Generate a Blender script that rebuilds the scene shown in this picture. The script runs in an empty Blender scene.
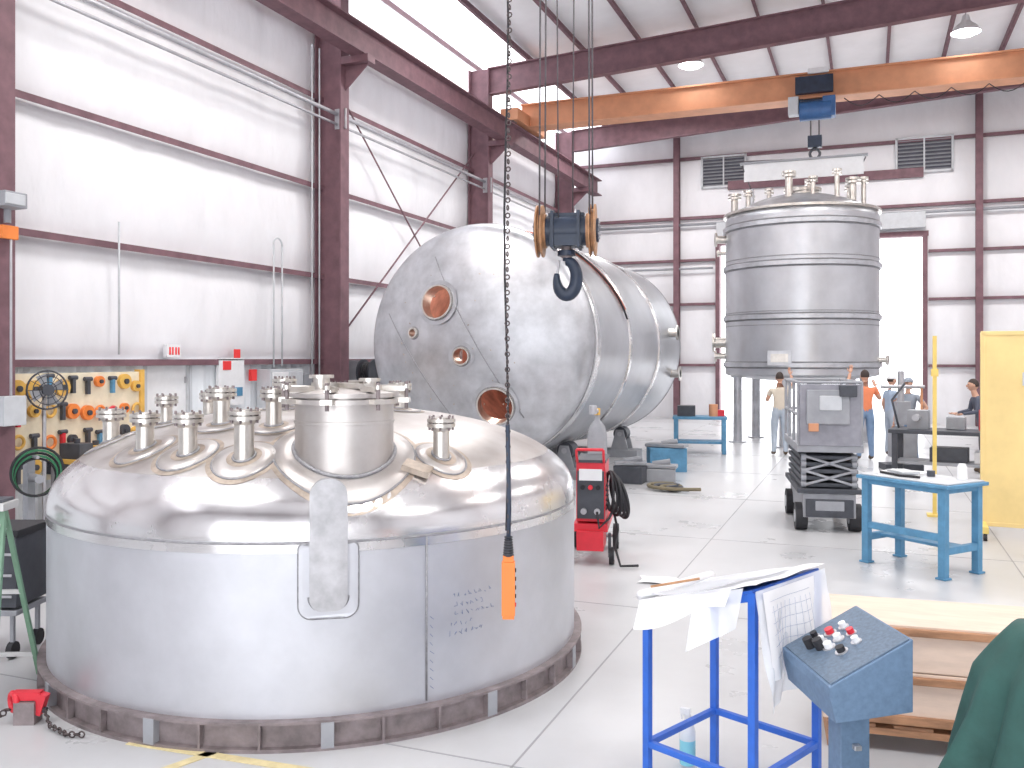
import bpy, bmesh, math, random
from mathutils import Vector, Matrix
random.seed(7)
PI=math.pi
scene=bpy.context.scene
# ------------------------------------------------------------ materials
def mk(name,col,rough=0.5,metal=0.0,var=0.0,vscale=6.0,bump=0.0,bscale=20.0,stretch=(1,1,1),rvar=0.0,emit=None,estr=0.0,alpha=1.0,trans=0.0,spec=0.5,col2=None):
    m=bpy.data.materials.new(name); m.use_nodes=True
    nt=m.node_tree; N=nt.nodes; Lk=nt.links
    p=N["Principled BSDF"]
    p.inputs["Base Color"].default_value=(*col,1)
    p.inputs["Roughness"].default_value=rough
    p.inputs["Metallic"].default_value=metal
    p.inputs["Alpha"].default_value=alpha
    p.inputs["Specular IOR Level"].default_value=spec
    if trans: p.inputs["Transmission Weight"].default_value=trans
    if emit:
        p.inputs["Emission Color"].default_value=(*emit,1); p.inputs["Emission Strength"].default_value=estr
    tc=N.new("ShaderNodeTexCoord"); mp=N.new("ShaderNodeMapping"); mp.inputs["Scale"].default_value=stretch
    Lk.new(tc.outputs["Object"],mp.inputs["Vector"])
    if var>0 or rvar>0:
        n=N.new("ShaderNodeTexNoise"); n.inputs["Scale"].default_value=vscale; n.inputs["Detail"].default_value=6; n.inputs["Roughness"].default_value=0.6
        Lk.new(mp.outputs[0],n.inputs["Vector"])
        if var>0:
            r=N.new("ShaderNodeValToRGB"); r.color_ramp.elements[0].position=0.32; r.color_ramp.elements[1].position=0.68
            a=[max(0,c*(1-var)) for c in col]; b=[min(1,c*(1+var)) for c in col]
            if col2: a=list(col2); b=list(col)
            r.color_ramp.elements[0].color=(*a,1); r.color_ramp.elements[1].color=(*b,1)
            Lk.new(n.outputs["Fac"],r.inputs[0]); Lk.new(r.outputs[0],p.inputs["Base Color"])
        if rvar>0:
            mr=N.new("ShaderNodeMapRange"); mr.inputs["From Min"].default_value=0.3; mr.inputs["From Max"].default_value=0.7
            mr.inputs["To Min"].default_value=max(0.02,rough-rvar); mr.inputs["To Max"].default_value=min(1,rough+rvar)
            Lk.new(n.outputs["Fac"],mr.inputs["Value"]); Lk.new(mr.outputs[0],p.inputs["Roughness"])
    if bump>0:
        n2=N.new("ShaderNodeTexNoise"); n2.inputs["Scale"].default_value=bscale; n2.inputs["Detail"].default_value=4
        Lk.new(mp.outputs[0],n2.inputs["Vector"])
        bp=N.new("ShaderNodeBump"); bp.inputs["Strength"].default_value=bump; bp.inputs["Distance"].default_value=0.05
        Lk.new(n2.outputs["Fac"],bp.inputs["Height"]); Lk.new(bp.outputs[0],p.inputs["Normal"])
    return m
STEEL=mk("brushed_stainless",(0.66,0.64,0.63),0.42,0.85,var=0.15,vscale=1.8,rvar=0.06,bump=0.05,bscale=4,col2=(0.47,0.43,0.41))
SHELL=mk("shell_stainless",(0.58,0.59,0.63),0.44,0.78,var=0.12,vscale=1.3,rvar=0.06,bump=0.03,bscale=2)
HEAD=mk("head_stainless",(0.54,0.55,0.58),0.42,0.85,var=0.2,vscale=2.6,rvar=0.06,bump=0.05,bscale=2.5)
KNUCK=mk("polished_knuckle",(0.74,0.73,0.74),0.24,0.92,var=0.08,vscale=3,rvar=0.08,bump=0.03,bscale=5)
WELD=mk("weld_bead",(0.36,0.36,0.38),0.5,0.8,var=0.2,vscale=30,bump=0.3,bscale=60)
TINT=mk("heat_tint",(0.46,0.39,0.33),0.5,0.7,var=0.3,vscale=9)
FLG=mk("machined_flange",(0.64,0.61,0.57),0.32,0.9,var=0.12,vscale=10)
DKST=mk("base_channel_steel",(0.26,0.22,0.225),0.6,0.35,var=0.3,vscale=8)
PURP=mk("primer_beam",(0.19,0.10,0.12),0.6,0.0,var=0.2,vscale=4)
ORNG=mk("crane_orange",(0.66,0.31,0.17),0.55,0.0,var=0.12,vscale=2)
WALLM=mk("vinyl_insulation",(0.85,0.85,0.88),0.6,0.0,var=0.05,vscale=1.2,bump=0.8,bscale=2.0,stretch=(1,1,0.5))
WAINS=mk("wainscot_metal",(0.80,0.84,0.88),0.5,0.0,var=0.05,vscale=2)
ROOFM=mk("roof_insulation",(0.90,0.90,0.92),0.6,0.0,var=0.04,vscale=1.2,bump=0.4,bscale=1.4)
WHITE=mk("white_paint",(0.82,0.83,0.85),0.5,var=0.04)
GREY=mk("grey_paint",(0.33,0.34,0.37),0.5,var=0.1,vscale=5)
LGREY=mk("light_grey_paint",(0.55,0.57,0.60),0.45,var=0.08,vscale=5)
BLACK=mk("black_rubber",(0.02,0.02,0.025),0.6,var=0.2)
DARK=mk("dark_machine",(0.06,0.065,0.08),0.5,var=0.2)
NAVY=mk("navy_hoist",(0.022,0.035,0.065),0.4,var=0.2)
HBLUE=mk("hoist_blue",(0.04,0.12,0.30),0.4,var=0.15)
BLUE=mk("stand_blue",(0.03,0.14,0.60),0.4,var=0.1,vscale=10)
TBLUE=mk("table_blue",(0.10,0.28,0.46),0.55,var=0.15,vscale=8)
CBLUE=mk("console_blue",(0.14,0.22,0.34),0.5,var=0.12,vscale=40)
RED=mk("welder_red",(0.68,0.03,0.05),0.4,var=0.1)
YEL=mk("yellow_paint",(0.82,0.62,0.18),0.5,var=0.1,vscale=3)
PYEL=mk("pale_yellow_panel",(0.84,0.64,0.28),0.55,var=0.1,vscale=1.5)
ORP=mk("pendant_orange",(0.85,0.24,0.05),0.45,var=0.05)
BRIM=mk("sheave_rim",(0.42,0.22,0.11),0.5,var=0.3,vscale=15)
PAPER=mk("drawing_paper",(0.84,0.84,0.86),0.6,var=0.02)
FILM=mk("plastic_sheet",(0.85,0.88,0.94),0.25,alpha=0.72,var=0.02)
INK=mk("drawing_ink",(0.25,0.3,0.45),0.8)
WOOD=mk("pallet_wood",(0.42,0.22,0.12),0.7,var=0.3,vscale=5,stretch=(1,6,6))
PLY=mk("cream_plywood",(0.76,0.60,0.49),0.65,var=0.1,vscale=3,stretch=(1,5,5))
GREEN=mk("green_canvas",(0.025,0.085,0.075),0.75,var=0.2,vscale=6,bump=0.2,bscale=8)
GHOSE=mk("green_hose",(0.05,0.25,0.12),0.5)
GOLD=mk("peg_yellow",(0.75,0.45,0.10),0.6,var=0.1)
PEG=mk("pegboard_cream",(0.80,0.72,0.55),0.7,var=0.08)
SALM=mk("salmon_lining",(0.62,0.36,0.29),0.6,var=0.3,vscale=3)
LAMP=mk("lamp_glow",(1,1,1),0.5,emit=(1,1,1),estr=18)
TUBEW=mk("clear_liquid",(0.25,0.62,0.75),0.15,var=0.02)
TAPE=mk("floor_tape",(0.70,0.60,0.34),0.6,var=0.15,vscale=12)
CONC_OUT=mk("outdoor_concrete",(0.8,0.8,0.8),0.8,var=0.05)
TANKST=mk("insulation_steel",(0.54,0.55,0.58),0.38,0.82,var=0.14,vscale=0.9,rvar=0.06,bump=0.03,bscale=1.5)
EXITR=mk("exit_red",(0.85,0.05,0.05),0.5)
LADG=mk("ladder_green",(0.18,0.32,0.22),0.45,var=0.1)
ALU=mk("aluminium",(0.60,0.60,0.60),0.4,0.5,var=0.05)
CHAIN=mk("chain_steel",(0.10,0.08,0.08),0.5,0.5,var=0.3,vscale=40)
CABLE=mk("wire_rope",(0.13,0.12,0.13),0.55,0.4,var=0.2,vscale=30)
GALV=mk("galvanised",(0.50,0.50,0.53),0.45,0.6,var=0.1)
FLOORM=mk("polished_concrete",(0.54,0.545,0.56),0.32,var=0.09,vscale=0.8,rvar=0.08,bump=0.02,bscale=6)
# ------------------------------------------------------------ builder
def frame(axis):
    a=Vector(axis).normalized()
    t=Vector((0,0,1)) if abs(a.z)<0.95 else Vector((1,0,0))
    u=t.cross(a).normalized(); v=a.cross(u)
    return Matrix((u,v,a)).transposed()
class B:
    def __init__(s,name): s.n=name;s.v=[];s.f=[];s.mm=[];s.sm=[];s.mats=[];s.T=Matrix()
    def add(s,vs,fs,mat,smooth=False):
        o=len(s.v)
        if mat not in s.mats: s.mats.append(mat)
        k=s.mats.index(mat)
        for p in vs: s.v.append(s.T@Vector(p))
        for f in fs: s.f.append([i+o for i in f]); s.mm.append(k); s.sm.append(smooth)
    def box(s,c,d,mat,rot=(0,0,0)):
        from mathutils import Euler
        E=Euler(rot).to_matrix(); c=Vector(c); x,y,z=[q/2 for q in d]
        vs=[c+E@Vector(p) for p in ((-x,-y,-z),(x,-y,-z),(x,y,-z),(-x,y,-z),(-x,-y,z),(x,-y,z),(x,y,z),(-x,y,z))]
        s.add(vs,[(0,3,2,1),(4,5,6,7),(0,1,5,4),(1,2,6,5),(2,3,7,6),(3,0,4,7)],mat)
    def box2(s,a,b,mat):
        s.box([(a[i]+b[i])/2 for i in range(3)],[abs(b[i]-a[i]) for i in range(3)],mat)
    def beam(s,p0,p1,w,h,mat,up=(0,0,1)):
        p0=Vector(p0);p1=Vector(p1);a=(p1-p0).normalized();u=Vector(up).cross(a).normalized();v=a.cross(u)
        vs=[]
        for p in (p0,p1):
            for sx,sy in ((-1,-1),(1,-1),(1,1),(-1,1)): vs.append(p+u*sx*w/2+v*sy*h/2)
        s.add(vs,[(0,3,2,1),(4,5,6,7),(0,1,5,4),(1,2,6,5),(2,3,7,6),(3,0,4,7)],mat)
    def ibeam(s,p0,p1,w,h,mat,up=(0,0,1),tf=0.025,tw=0.015):
        p0=Vector(p0);p1=Vector(p1);a=(p1-p0).normalized();u=Vector(up).cross(a).normalized();v=a.cross(u)
        s.beam(p0+v*(h/2-tf/2),p1+v*(h/2-tf/2),w,tf,mat,up)
        s.beam(p0-v*(h/2-tf/2),p1-v*(h/2-tf/2),w,tf,mat,up)
        s.beam(p0,p1,tw,h-2*tf,mat,up)
    def cyl(s,p0,p1,r0,mat,r1=None,seg=20,caps=True,smooth=True):
        p0=Vector(p0);p1=Vector(p1); r1=r0 if r1 is None else r1
        F=frame(p1-p0); vs=[]
        for p,r in ((p0,r0),(p1,r1)):
            for i in range(seg):
                t=2*PI*i/seg; vs.append(p+F@Vector((r*math.cos(t),r*math.sin(t),0)))
        s.add(vs,[(i,(i+1)%seg,seg+(i+1)%seg,seg+i) for i in range(seg)],mat,smooth)
        if caps:
            s.add(vs[:seg],[list(range(seg))[::-1]],mat); s.add(vs[seg:],[list(range(seg))],mat)
    def lathe(s,prof,mat,org=(0,0,0),axis=(0,0,1),seg=64,split=35,a0=0,a1=2*PI):
        F=frame(axis); org=Vector(org)
        if abs(Vector(axis).normalized().z)>0.999: F=Matrix.Identity(3) if axis[2]>0 else Matrix(((1,0,0),(0,-1,0),(0,0,-1)))
        strips=[[prof[0]]]
        for i in range(1,len(prof)):
            strips[-1].append(prof[i])
            if i<len(prof)-1:
                d1=Vector((prof[i][0]-prof[i-1][0],prof[i][1]-prof[i-1][1])); d2=Vector((prof[i+1][0]-prof[i][0],prof[i+1][1]-prof[i][1]))
                if d1.length>1e-9 and d2.length>1e-9 and math.degrees(d1.angle(d2))>split: strips.append([prof[i]])
        full=abs(a1-a0-2*PI)<1e-6; n=seg if full else seg+1
        for st in strips:
            vs=[];idx=[]
            for r,z in st:
                if r<1e-6: idx.append([len(vs)]*n); vs.append(org+F@Vector((0,0,z)))
                else:
                    idx.append(list(range(len(vs),len(vs)+n)))
                    for i in range(n):
                        t=a0+(a1-a0)*i/seg; vs.append(org+F@Vector((r*math.cos(t),r*math.sin(t),z)))
            fs=[]
            for k in range(len(st)-1):
                for i in range(seg):
                    j=(i+1)%n if full else i+1
                    q=[idx[k][i],idx[k][j],idx[k+1][j],idx[k+1][i]]
                    u=[]
                    for x in q:
                        if x not in u:u.append(x)
                    if len(u)>2: fs.append(u)
            s.add(vs,fs,mat,True)
    def tube(s,pts,r,mat,seg=8,closed=False):
        pts=[Vector(p) for p in pts]; n=len(pts); rr=r if isinstance(r,(list,tuple)) else [r]*n
        vs=[];u=None
        for i,p in enumerate(pts):
            if closed: t=pts[(i+1)%n]-pts[i-1]
            else: t=pts[min(i+1,n-1)]-pts[max(i-1,0)]
            t.normalize()
            if u is None: u=frame(t)@Vector((1,0,0))
            u=(u-t*u.dot(t)).normalized(); w=t.cross(u)
            for k in range(seg):
                a=2*PI*k/seg; vs.append(p+(u*math.cos(a)+w*math.sin(a))*rr[i])
        fs=[]
        m=n if closed else n-1
        for i in range(m):
            j=(i+1)%n
            for k in range(seg): fs.append((i*seg+k,i*seg+(k+1)%seg,j*seg+(k+1)%seg,j*seg+k))
        if not closed:
            fs.append(list(range(seg))[::-1]); fs.append([(n-1)*seg+k for k in range(seg)])
        s.add(vs,fs,mat,True)
    def torus(s,c,axis,R,r,mat,seg=32,ts=8,a0=0,a1=2*PI):
        F=frame(axis);c=Vector(c);full=abs(a1-a0-2*PI)<1e-6
        n=seg if full else seg+1
        s.tube([c+F@Vector((R*math.cos(a0+(a1-a0)*i/seg),R*math.sin(a0+(a1-a0)*i/seg),0)) for i in range(n)],r,mat,ts,closed=full)
    def sph(s,c,r,mat,seg=16,rings=10,rot=None,fn=None):
        c=Vector(c); r=(r,r,r) if not isinstance(r,(tuple,list)) else r
        vs=[Vector((0,0,1))]
        for i in range(1,rings):
            a=PI*i/rings
            for k in range(seg):
                t=2*PI*k/seg; vs.append(Vector((math.sin(a)*math.cos(t),math.sin(a)*math.sin(t),math.cos(a))))
        vs.append(Vector((0,0,-1)))
        fs=[(0,1+k,1+(k+1)%seg) for k in range(seg)]
        for i in range(rings-2):
            o=1+i*seg
            for k in range(seg): fs.append((o+k,o+seg+k,o+seg+(k+1)%seg,o+(k+1)%seg))
        o=1+(rings-2)*seg; fs+=[(o+k,len(vs)-1,o+(k+1)%seg) for k in range(seg)]
        out=[]
        for v in vs:
            if fn: v=fn(v)
            w=Vector((v.x*r[0],v.y*r[1],v.z*r[2]))
            if rot: w=rot@w
            out.append(c+w)
        s.add(out,fs,mat,True)
    def prism(s,poly,org,u,v,d,mat):
        org=Vector(org);u=Vector(u);v=Vector(v);w=u.cross(v).normalized()*d;n=len(poly)
        a=[org+u*p[0]+v*p[1] for p in poly]; b=[p+w for p in a]
        s.add(a+b,[list(range(n))[::-1],list(range(n,2*n))]+[(i,(i+1)%n,n+(i+1)%n,n+i) for i in range(n)],mat)
    def grid(s,fn,nu,nv,mat,smooth=True):
        vs=[fn(i/nu,j/nv) for i in range(nu+1) for j in range(nv+1)]
        fs=[(i*(nv+1)+j,(i+1)*(nv+1)+j,(i+1)*(nv+1)+j+1,i*(nv+1)+j+1) for i in range(nu) for j in range(nv)]
        s.add(vs,fs,mat,smooth)
    def bolts(s,c,axis,R,n,r,h,mat):
        F=frame(axis);c=Vector(c);a=Vector(axis).normalized()
        for i in range(n):
            t=2*PI*(i+.5)/n; p=c+F@Vector((R*math.cos(t),R*math.sin(t),0)); s.cyl(p-a*h,p+a*h,r,mat,seg=6)
    def finish(s,bevel=0,parent=None,recalc=True):
        lo=Vector([min(v[i] for v in s.v) for i in range(3)]);hi=Vector([max(v[i] for v in s.v) for i in range(3)])
        c=Vector(((lo.x+hi.x)/2,(lo.y+hi.y)/2,lo.z))
        me=bpy.data.meshes.new(s.n); me.from_pydata([v-c for v in s.v],[],s.f)
        for m in s.mats: me.materials.append(m)
        me.polygons.foreach_set("material_index",s.mm); me.polygons.foreach_set("use_smooth",s.sm); me.update()
        if recalc:
            bm=bmesh.new();bm.from_mesh(me);bmesh.ops.recalc_face_normals(bm,faces=bm.faces);bm.to_mesh(me);bm.free()
        o=bpy.data.objects.new(s.n,me); o.location=c; scene.collection.objects.link(o)
        if parent: o.parent=parent
        if bevel>0:
            b=o.modifiers.new("bevel","BEVEL"); b.width=bevel; b.segments=2; b.limit_method='ANGLE'; b.angle_limit=math.radians(50)
        return o
def TR(x,y,z=0,deg=0): return Matrix.Translation((x,y,z))@Matrix.Rotation(math.radians(deg),4,'Z')
# ------------------------------------------------------------ room shell
XL,XR,YB,YF=-10.2,12.5,32.0,-6.0
EAVE=10.3; SL=0.055
b=B("floor"); b.box2((XL-.3,YF,-0.2),(XR+.3,YB+0.2,0),FLOORM); b.finish()
b=B("ground_outside"); b.box2((-30,YB+0.2,-0.22),(30,YB+30,-0.02),CONC_OUT); b.finish()
JT=mk("joint_line",(0.36,0.36,0.38),0.7)
b=B("trim_floor_joints")
for x in (-8,-4.9,-1.75,1.4,4.6,7.8): b.box2((x-.006,YF,0.0),(x+.006,YB,0.002),JT)
for y in (-2,1.2,4.4,7.6,10.8,14,17.2,20.4,23.6,26.8,30): b.box2((XL,y-.006,0.0),(XR,y+.006,0.002),JT)
b.finish()
b=B("trim_floor_tape")
b.box((-2.9,3.95,0.003),(1.9,0.06,0.004),TAPE,(0,0,math.radians(4)))
b.box((-3.3,4.02,0.003),(0.06,0.9,0.004),TAPE,(0,0,math.radians(-20)))
b.box((-2.35,3.75,0.003),(0.06,0.9,0.004),TAPE,(0,0,math.radians(-20)))
b.finish()
girts=[2.12,3.8,5.55,7.3,8.75]
def pillow(z,zs):
    for a,c in zip(zs[:-1],zs[1:]):
        if a<=z<=c: t=(z-a)/(c-a); return math.sin(PI*t)**0.6 if 0<t<1 else 0
    return 0
b=B("wall_left")
zs=[2.12,3.8,5.55,7.3,8.75]
def wl(i,j):
    y=YF+(YB-YF)*i; z=2.12+(8.75-2.12)*j
    s=abs(math.sin(PI*y/1.5))**0.35
    return (XL-0.10+0.12*pillow(z,zs)*(0.45+.55*s),y,z)
b.grid(wl,420,60,WALLM)
b.box2((XL-.3,YF,2.1),(XL-.12,YB,8.75),WALLM)
def wains(y0,y1,z0,z1):
    n=int((y1-y0)/0.1)
    prof=[]
    for i in range(n+1):
        y=y0+(y1-y0)*i/n; x=XL+(0.03 if i%3==0 else 0)
        prof.append((x,y))
    vs=[(x,y,z) for x,y in prof for z in (z0,z1)]
    b.add(vs,[(2*i,2*i+2,2*i+3,2*i+1) for i in range(n)],WAINS)
    b.box2((XL-.3,y0,z0),(XL-.04,y1,z1),WAINS)
wains(YF,10.6,0,2.12); wains(11.55,YB,0,2.12); 
b.box2((XL-.3,10.6,2.06),(XL-.04,11.55,2.12),WAINS)
b.box2((XL-.3,YF,10.25),(XL,YB,10.45),WAINS)
b.finish(recalc=False)
TRL=mk("translucent_panel_glow",(0.95,0.97,1.0),0.5,emit=(0.95,0.97,1.0),estr=2.2)  # emission stands in for daylight coming through the panel
b=B("window_1")
b.box2((XL-.2,YF,8.75),(XL-.16,YB,10.25),TRL)
for i in range(26): 
    y=YF+1.5*i; b.box2((XL-.16,y-.012,8.75),(XL-.12,y+.012,10.25),WHITE)
b.finish()
b=B("door_1")
b.box2((XL-.1,10.62,0.0),(XL-.04,11.53,2.04),WHITE)
for a,c in (((10.55,0),(10.63,2.1)),((11.52,0),(11.6,2.1))): b.box2((XL-.12,a[0],a[1]),(XL+.02,c[0],c[1]),LGREY)
b.box2((XL-.12,10.55,2.03),(XL+.02,11.6,2.11),LGREY)
b.box2((XL-.04,10.75,0.9),(XL-.0,10.80,1.1),GALV); b.cyl((XL-.03,10.7,1.0),(XL+.05,10.7,1.0),0.03,GALV)
for z in (0.3,1.0,1.75): b.box2((XL-.045,11.49,z),(XL-.02,11.53,z+.1),GALV)
b.box2((XL-.04,10.7,0.12),(XL-.03,11.45,0.3),GALV)
b.finish()
b=B("exit_sign"); b.box2((XL+0.03,10.95,2.16),(XL+0.11,11.25,2.36),WHITE)
for i,y in enumerate((10.99,11.05,11.12,11.18)): b.box2((XL+.11,y,2.2),(XL+.116,y+.035,2.32),EXITR)
b.finish(.005)
b=B("trim_girts_left")
for z in girts+[10.2]: 
    b.beam((XL+0.06,YF,z),(XL+0.06,YB,z),0.16,0.02,PURP); b.beam((XL+0.13,YF,z-.04),(XL+0.13,YB,z-.04),0.015,0.09,PURP)
b.finish()
cols=[-5.3,0.6,7.72,15.2,22.5,29.8]
b=B("trim_frames")
for y in cols:
    b.ibeam((-9.88,y,0),(-9.88,y,10.0),0.30,0.60,PURP,up=(1,0,0),tf=.03,tw=.02)
    b.box2((-10.15,y-.2,0),(-9.5,y+.2,0.03),PURP)
    z0=9.65
    x1=XR-0.3
    b.ibeam((-9.6,y,z0),(x1,y,z0+SL*(x1+9.6)),0.22,0.72,PURP,tf=.03)
    b.ibeam((XR-.32,y,0),(XR-.32,y,10.6),0.30,0.60,PURP,up=(1,0,0),tf=.03,tw=.02)
    b.box2((-9.58,y-.14,7.88),(-8.98,y+.14,8.02),PURP)
    b.prism([(0,0),(0.55,0.5),(0.0,0.5)],(-9.58,y+.01,7.4),(1,0,0),(0,0,1),-.03,PURP)
    b.box2((XR-1.2,y-.14,7.88),(XR-.6,y+.14,8.02),PURP)
b.finish()
b=B("trim_runway_beams")
for x in (-9.2,XR-.95):
    b.ibeam((x,YF,8.3),(x,31.5,8.3),0.34,0.56,PURP,tf=.03)
    b.box2((x-.04,YF,8.58),(x+.04,31.5,8.66),DKST)
b.finish()
b=B("trim_bracing")
def xb(y0,y1,z0,z1):
    b.tube([(-10.0,y0,z0),(-10.0,y1,z1)],0.02,PURP,6); b.tube([(-9.95,y0,z1),(-9.95,y1,z0)],0.02,PURP,6)
xb(15.35,22.35,2.3,7.7)
b.finish()
b=B("ceiling")
zr=lambda x:10.38+SL*(x-XL)
def rf(i,j):
    x=XL-.3+(XR-XL+.6)*i; y=YF+(YB+.3-YF)*j
    return (x,y,zr(x)-0.05*abs(math.sin(PI*(x-XL)/1.52)))
b.grid(rf,120,40,ROOFM)
b.add([(XL-.3,YF,zr(XL)+.2),(XR+.3,YF,zr(XR)+.2),(XR+.3,YB+.3,zr(XR)+.2),(XL-.3,YB+.3,zr(XL)+.2)],[(0,1,2,3)],ROOFM)
b.finish(recalc=False)
b=B("eave_glow_strip")   # added glowing strip under the roof, widens the bright clerestory band
b.grid(lambda u,v:(XL+.05+1.42*u,YF+.2+(YB-YF-.4)*v,zr(XL+.05+1.42*u)-.075),2,30,TRL,False)
b.finish(recalc=False)
b=B("trim_purlins")
for i in range(1,15):
    x=XL+1.52*i
    b.beam((x,YF,zr(x)-.12),(x,YB,zr(x)-.12),0.02,0.2,PURP); b.beam((x+.03,YF,zr(x)-.21),(x+.03,YB,zr(x)-.21),0.08,0.015,PURP)
b.finish()
DX0,DX1,DZ=-4.96,1.65,6.1
b=B("wall_back")
zb=[0,1.9,4.05,5.6,7.1,9.2,11.7]
def bw(x0,x1,z0,z1):
    nx=max(2,int((x1-x0)/.12)); nz=max(4,int((z1-z0)/.15))
    def f(i,j):
        x=x0+(x1-x0)*i; z=z0+(z1-z0)*j
        s=abs(math.sin(PI*x/1.5))**0.35
        return (x,YB+.06-0.08*pillow(z,zb)*(0.55+.45*s),z)
    b.grid(f,nx,nz,WALLM); b.box2((x0,YB+.1,z0),(x1,YB+.25,z1),WALLM)
bw(XL,DX0,0,11.6); bw(DX1,XR,0,11.6); bw(DX0,DX1,DZ,11.6)
b.finish(recalc=False)
b=B("trim_overhead_door")
for x in (DX0,DX1): b.box2((x-.07,YB-.12,0),(x+.07,YB+.28,DZ),PURP)
b.box2((DX0-.1,YB-.12,DZ),(DX1+.1,YB+.28,DZ+.16),PURP)
b.box2((DX0,YB-.35,DZ+.25),(DX1,YB-.1,DZ+.75),LGREY)
b.finish()
b=B("trim_girts_back")
for z in (1.9,4.05,5.6):
    for x0,x1 in ((XL,DX0-.1),(DX1+.1,XR)): b.beam((x0,YB-.05,z),(x1,YB-.05,z),0.14,0.09,PURP)
for z in (7.1,9.2): b.beam((XL,YB-.05,z),(XR,YB-.05,z),0.14,0.10,PURP)
for x in (-6.36,3.19,8.2): b.ibeam((x,YB-.25,0),(x,YB-.25,zr(x)-.3),0.2,0.25,PURP,up=(0,1,0))
b.tube([(-9.9,YB-.2,6.85),(12,YB-.2,6.85)],.05,GREY); b.tube([(-9.9,YB-.2,5.3),(-5.1,YB-.2,5.3)],.04,GREY)
b.beam((-4.6,YB-.1,8.15),(1.6,YB-.1,8.15),0.1,0.3,PURP)
b.finish()
LOUV=mk("louvre_dark",(0.10,0.10,0.13),0.6,var=0.1)
for i,(x,z,w,h) in enumerate(((-4.75,8.66,1.5,1.05),(1.62,8.72,1.65,1.1))):
    b=B("wall_louver")
    b.box((x,YB-.04,z),(w,0.03,h),LOUV)
    for k in range(9): b.box((x,YB-.09,z-h/2+h*(k+.5)/9),(w-.1,0.09,0.02),GREY,(math.radians(35),0,0))
    for sx in (-1,1): b.box((x+sx*w/2,YB-.08,z),(.07,.12,h+.07),LGREY)
    for sz in (-1,1): b.box((x,YB-.08,z+sz*h/2),(w,.12,.07),LGREY)
    b.box((x,YB-.12,z),(.05,.03,h),LGREY)
    b.finish()
b=B("wall_right"); b.box2((XR,YF,0),(XR+.25,YB+.2,12),WALLM); b.finish()
b=B("wall_front"); b.box2((XL-.3,YF-.25,0),(-5,YF,11.7),WALLM); b.box2((6,YF-.25,0),(XR+.25,YF,11.7),WALLM); b.box2((-5,YF-.25,6),(6,YF,11.7),WALLM); b.finish()
b=B("wall_conduits")
b.tube([(-9.75,YF,6.95),(-9.75,31.5,6.95)],.04,GALV,8); b.tube([(-9.75,YF,6.75),(-9.75,31.5,6.75)],.025,GALV,6)
for y in (0.6,7.72,15.2,22.5,29.8): b.box2((-9.8,y-.02,6.65),(-9.55,y+.02,7.05),GALV)
for y,z1,z0 in ((13.5,4.2,2.0),(13.75,4.2,2.0),(9.9,4.1,2.2),(14.7,8.2,1.4),(14.95,8.2,1.4)): b.tube([(-10.0,y,z1),(-10.0,y,z0)],.016,LGREY,6)
b.torus((-10.0,13.62,4.2),(1,0,0),.125,.016,LGREY,12,6,0,PI)
b.finish()
b=B("electrical_panel")
b.box2((-10.14,13.2,1.15),(-9.85,14.2,1.95),LGREY); b.box2((-9.85,13.25,1.2),(-9.83,13.72,1.9),WHITE); b.box2((-9.85,13.76,1.2),(-9.83,14.16,1.9),LGREY)
b.cyl((-9.83,13.68,1.5),(-9.79,13.68,1.5),.03,BLACK); b.box2((-10.1,14.3,1.3),(-9.9,14.55,1.85),GREY)
b.finish(.008)
b=B("safety_sign_board")
b.box2((-10.12,12.1,1.35),(-10.06,12.75,2.15),WHITE); b.box2((-10.06,12.2,1.95),(-10.05,12.4,2.1),EXITR); b.box2((-10.06,12.5,1.5),(-10.05,12.7,1.65),TBLUE)
b.box2((-10.12,12.95,1.75),(-10.06,13.1,1.95),EXITR); b.box2((-10.12,12.55,2.15),(-10.06,12.65,2.3),EXITR)
b.finish()
b=B("air_hose_reel")
b.cyl((-9.75,16.2,1.85),(-9.5,16.2,1.85),.16,RED,seg=24)
for q in (-9.76,-9.49): b.cyl((q-.015,16.2,1.85),(q+.015,16.2,1.85),.28,DARK,seg=28)
for k in range(4): b.torus((-9.7+.05*k,16.2,1.85),(1,0,0),.2,.022,BLACK,24,6)
b.box2((-10.1,16.1,1.6),(-9.75,16.3,2.1),GREY); b.tube([(-9.6,16.4,1.85),(-9.55,16.45,1.2),(-9.5,16.4,.8)],.018,BLACK)
b.finish()
b=B("tool_pegboard")
b.box2((-10.1,7.9,0.55),(-10.03,10.35,1.95),PEG)
for y in (7.9,10.35): b.box2((-10.12,y-.04,0),(-10.0,y+.04,1.98),GOLD)
rnd=random.Random(3)
for i in range(11):
    y=8.05+.215*i+rnd.uniform(-.04,.04)
    for j in range(4):
        z=0.7+.36*j+rnd.uniform(-.05,.05); k=rnd.random()
        if k<.45:
            r=rnd.uniform(.06,.12); b.cyl((-10.03,y,z),(-9.97,y,z),r,rnd.choice((GOLD,GOLD,ORP,GOLD,DARK)),seg=20); b.cyl((-9.97,y,z),(-9.94,y,z),r*.35,DARK)
        elif k<.7:
            b.torus((-9.98,y,z),(1,0,0),.08,.022,rnd.choice((GOLD,ORP,BLACK,RED)),18,6)
        else:
            b.box((-9.99,y,z),(.05,.05,.22),rnd.choice((RED,DARK,TBLUE))); b.cyl((-9.99,y-.06,z+.1),(-9.99,y+.06,z+.1),.03,DARK)
b.finish()
b=B("pedestal_fan")
fx,fy,fz=-9.55,8.3,1.75
b.torus((fx,fy,fz),(1,-.4,0),.24,.012,DARK,28,6)
for r in (.1,.18): b.torus((fx+.03,fy-.012,fz),(1,-.4,0),r,.006,DARK,20,5)
b.cyl((fx-.12,fy+.05,fz),(fx+.04,fy-.016,fz),.07,DARK)
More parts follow.
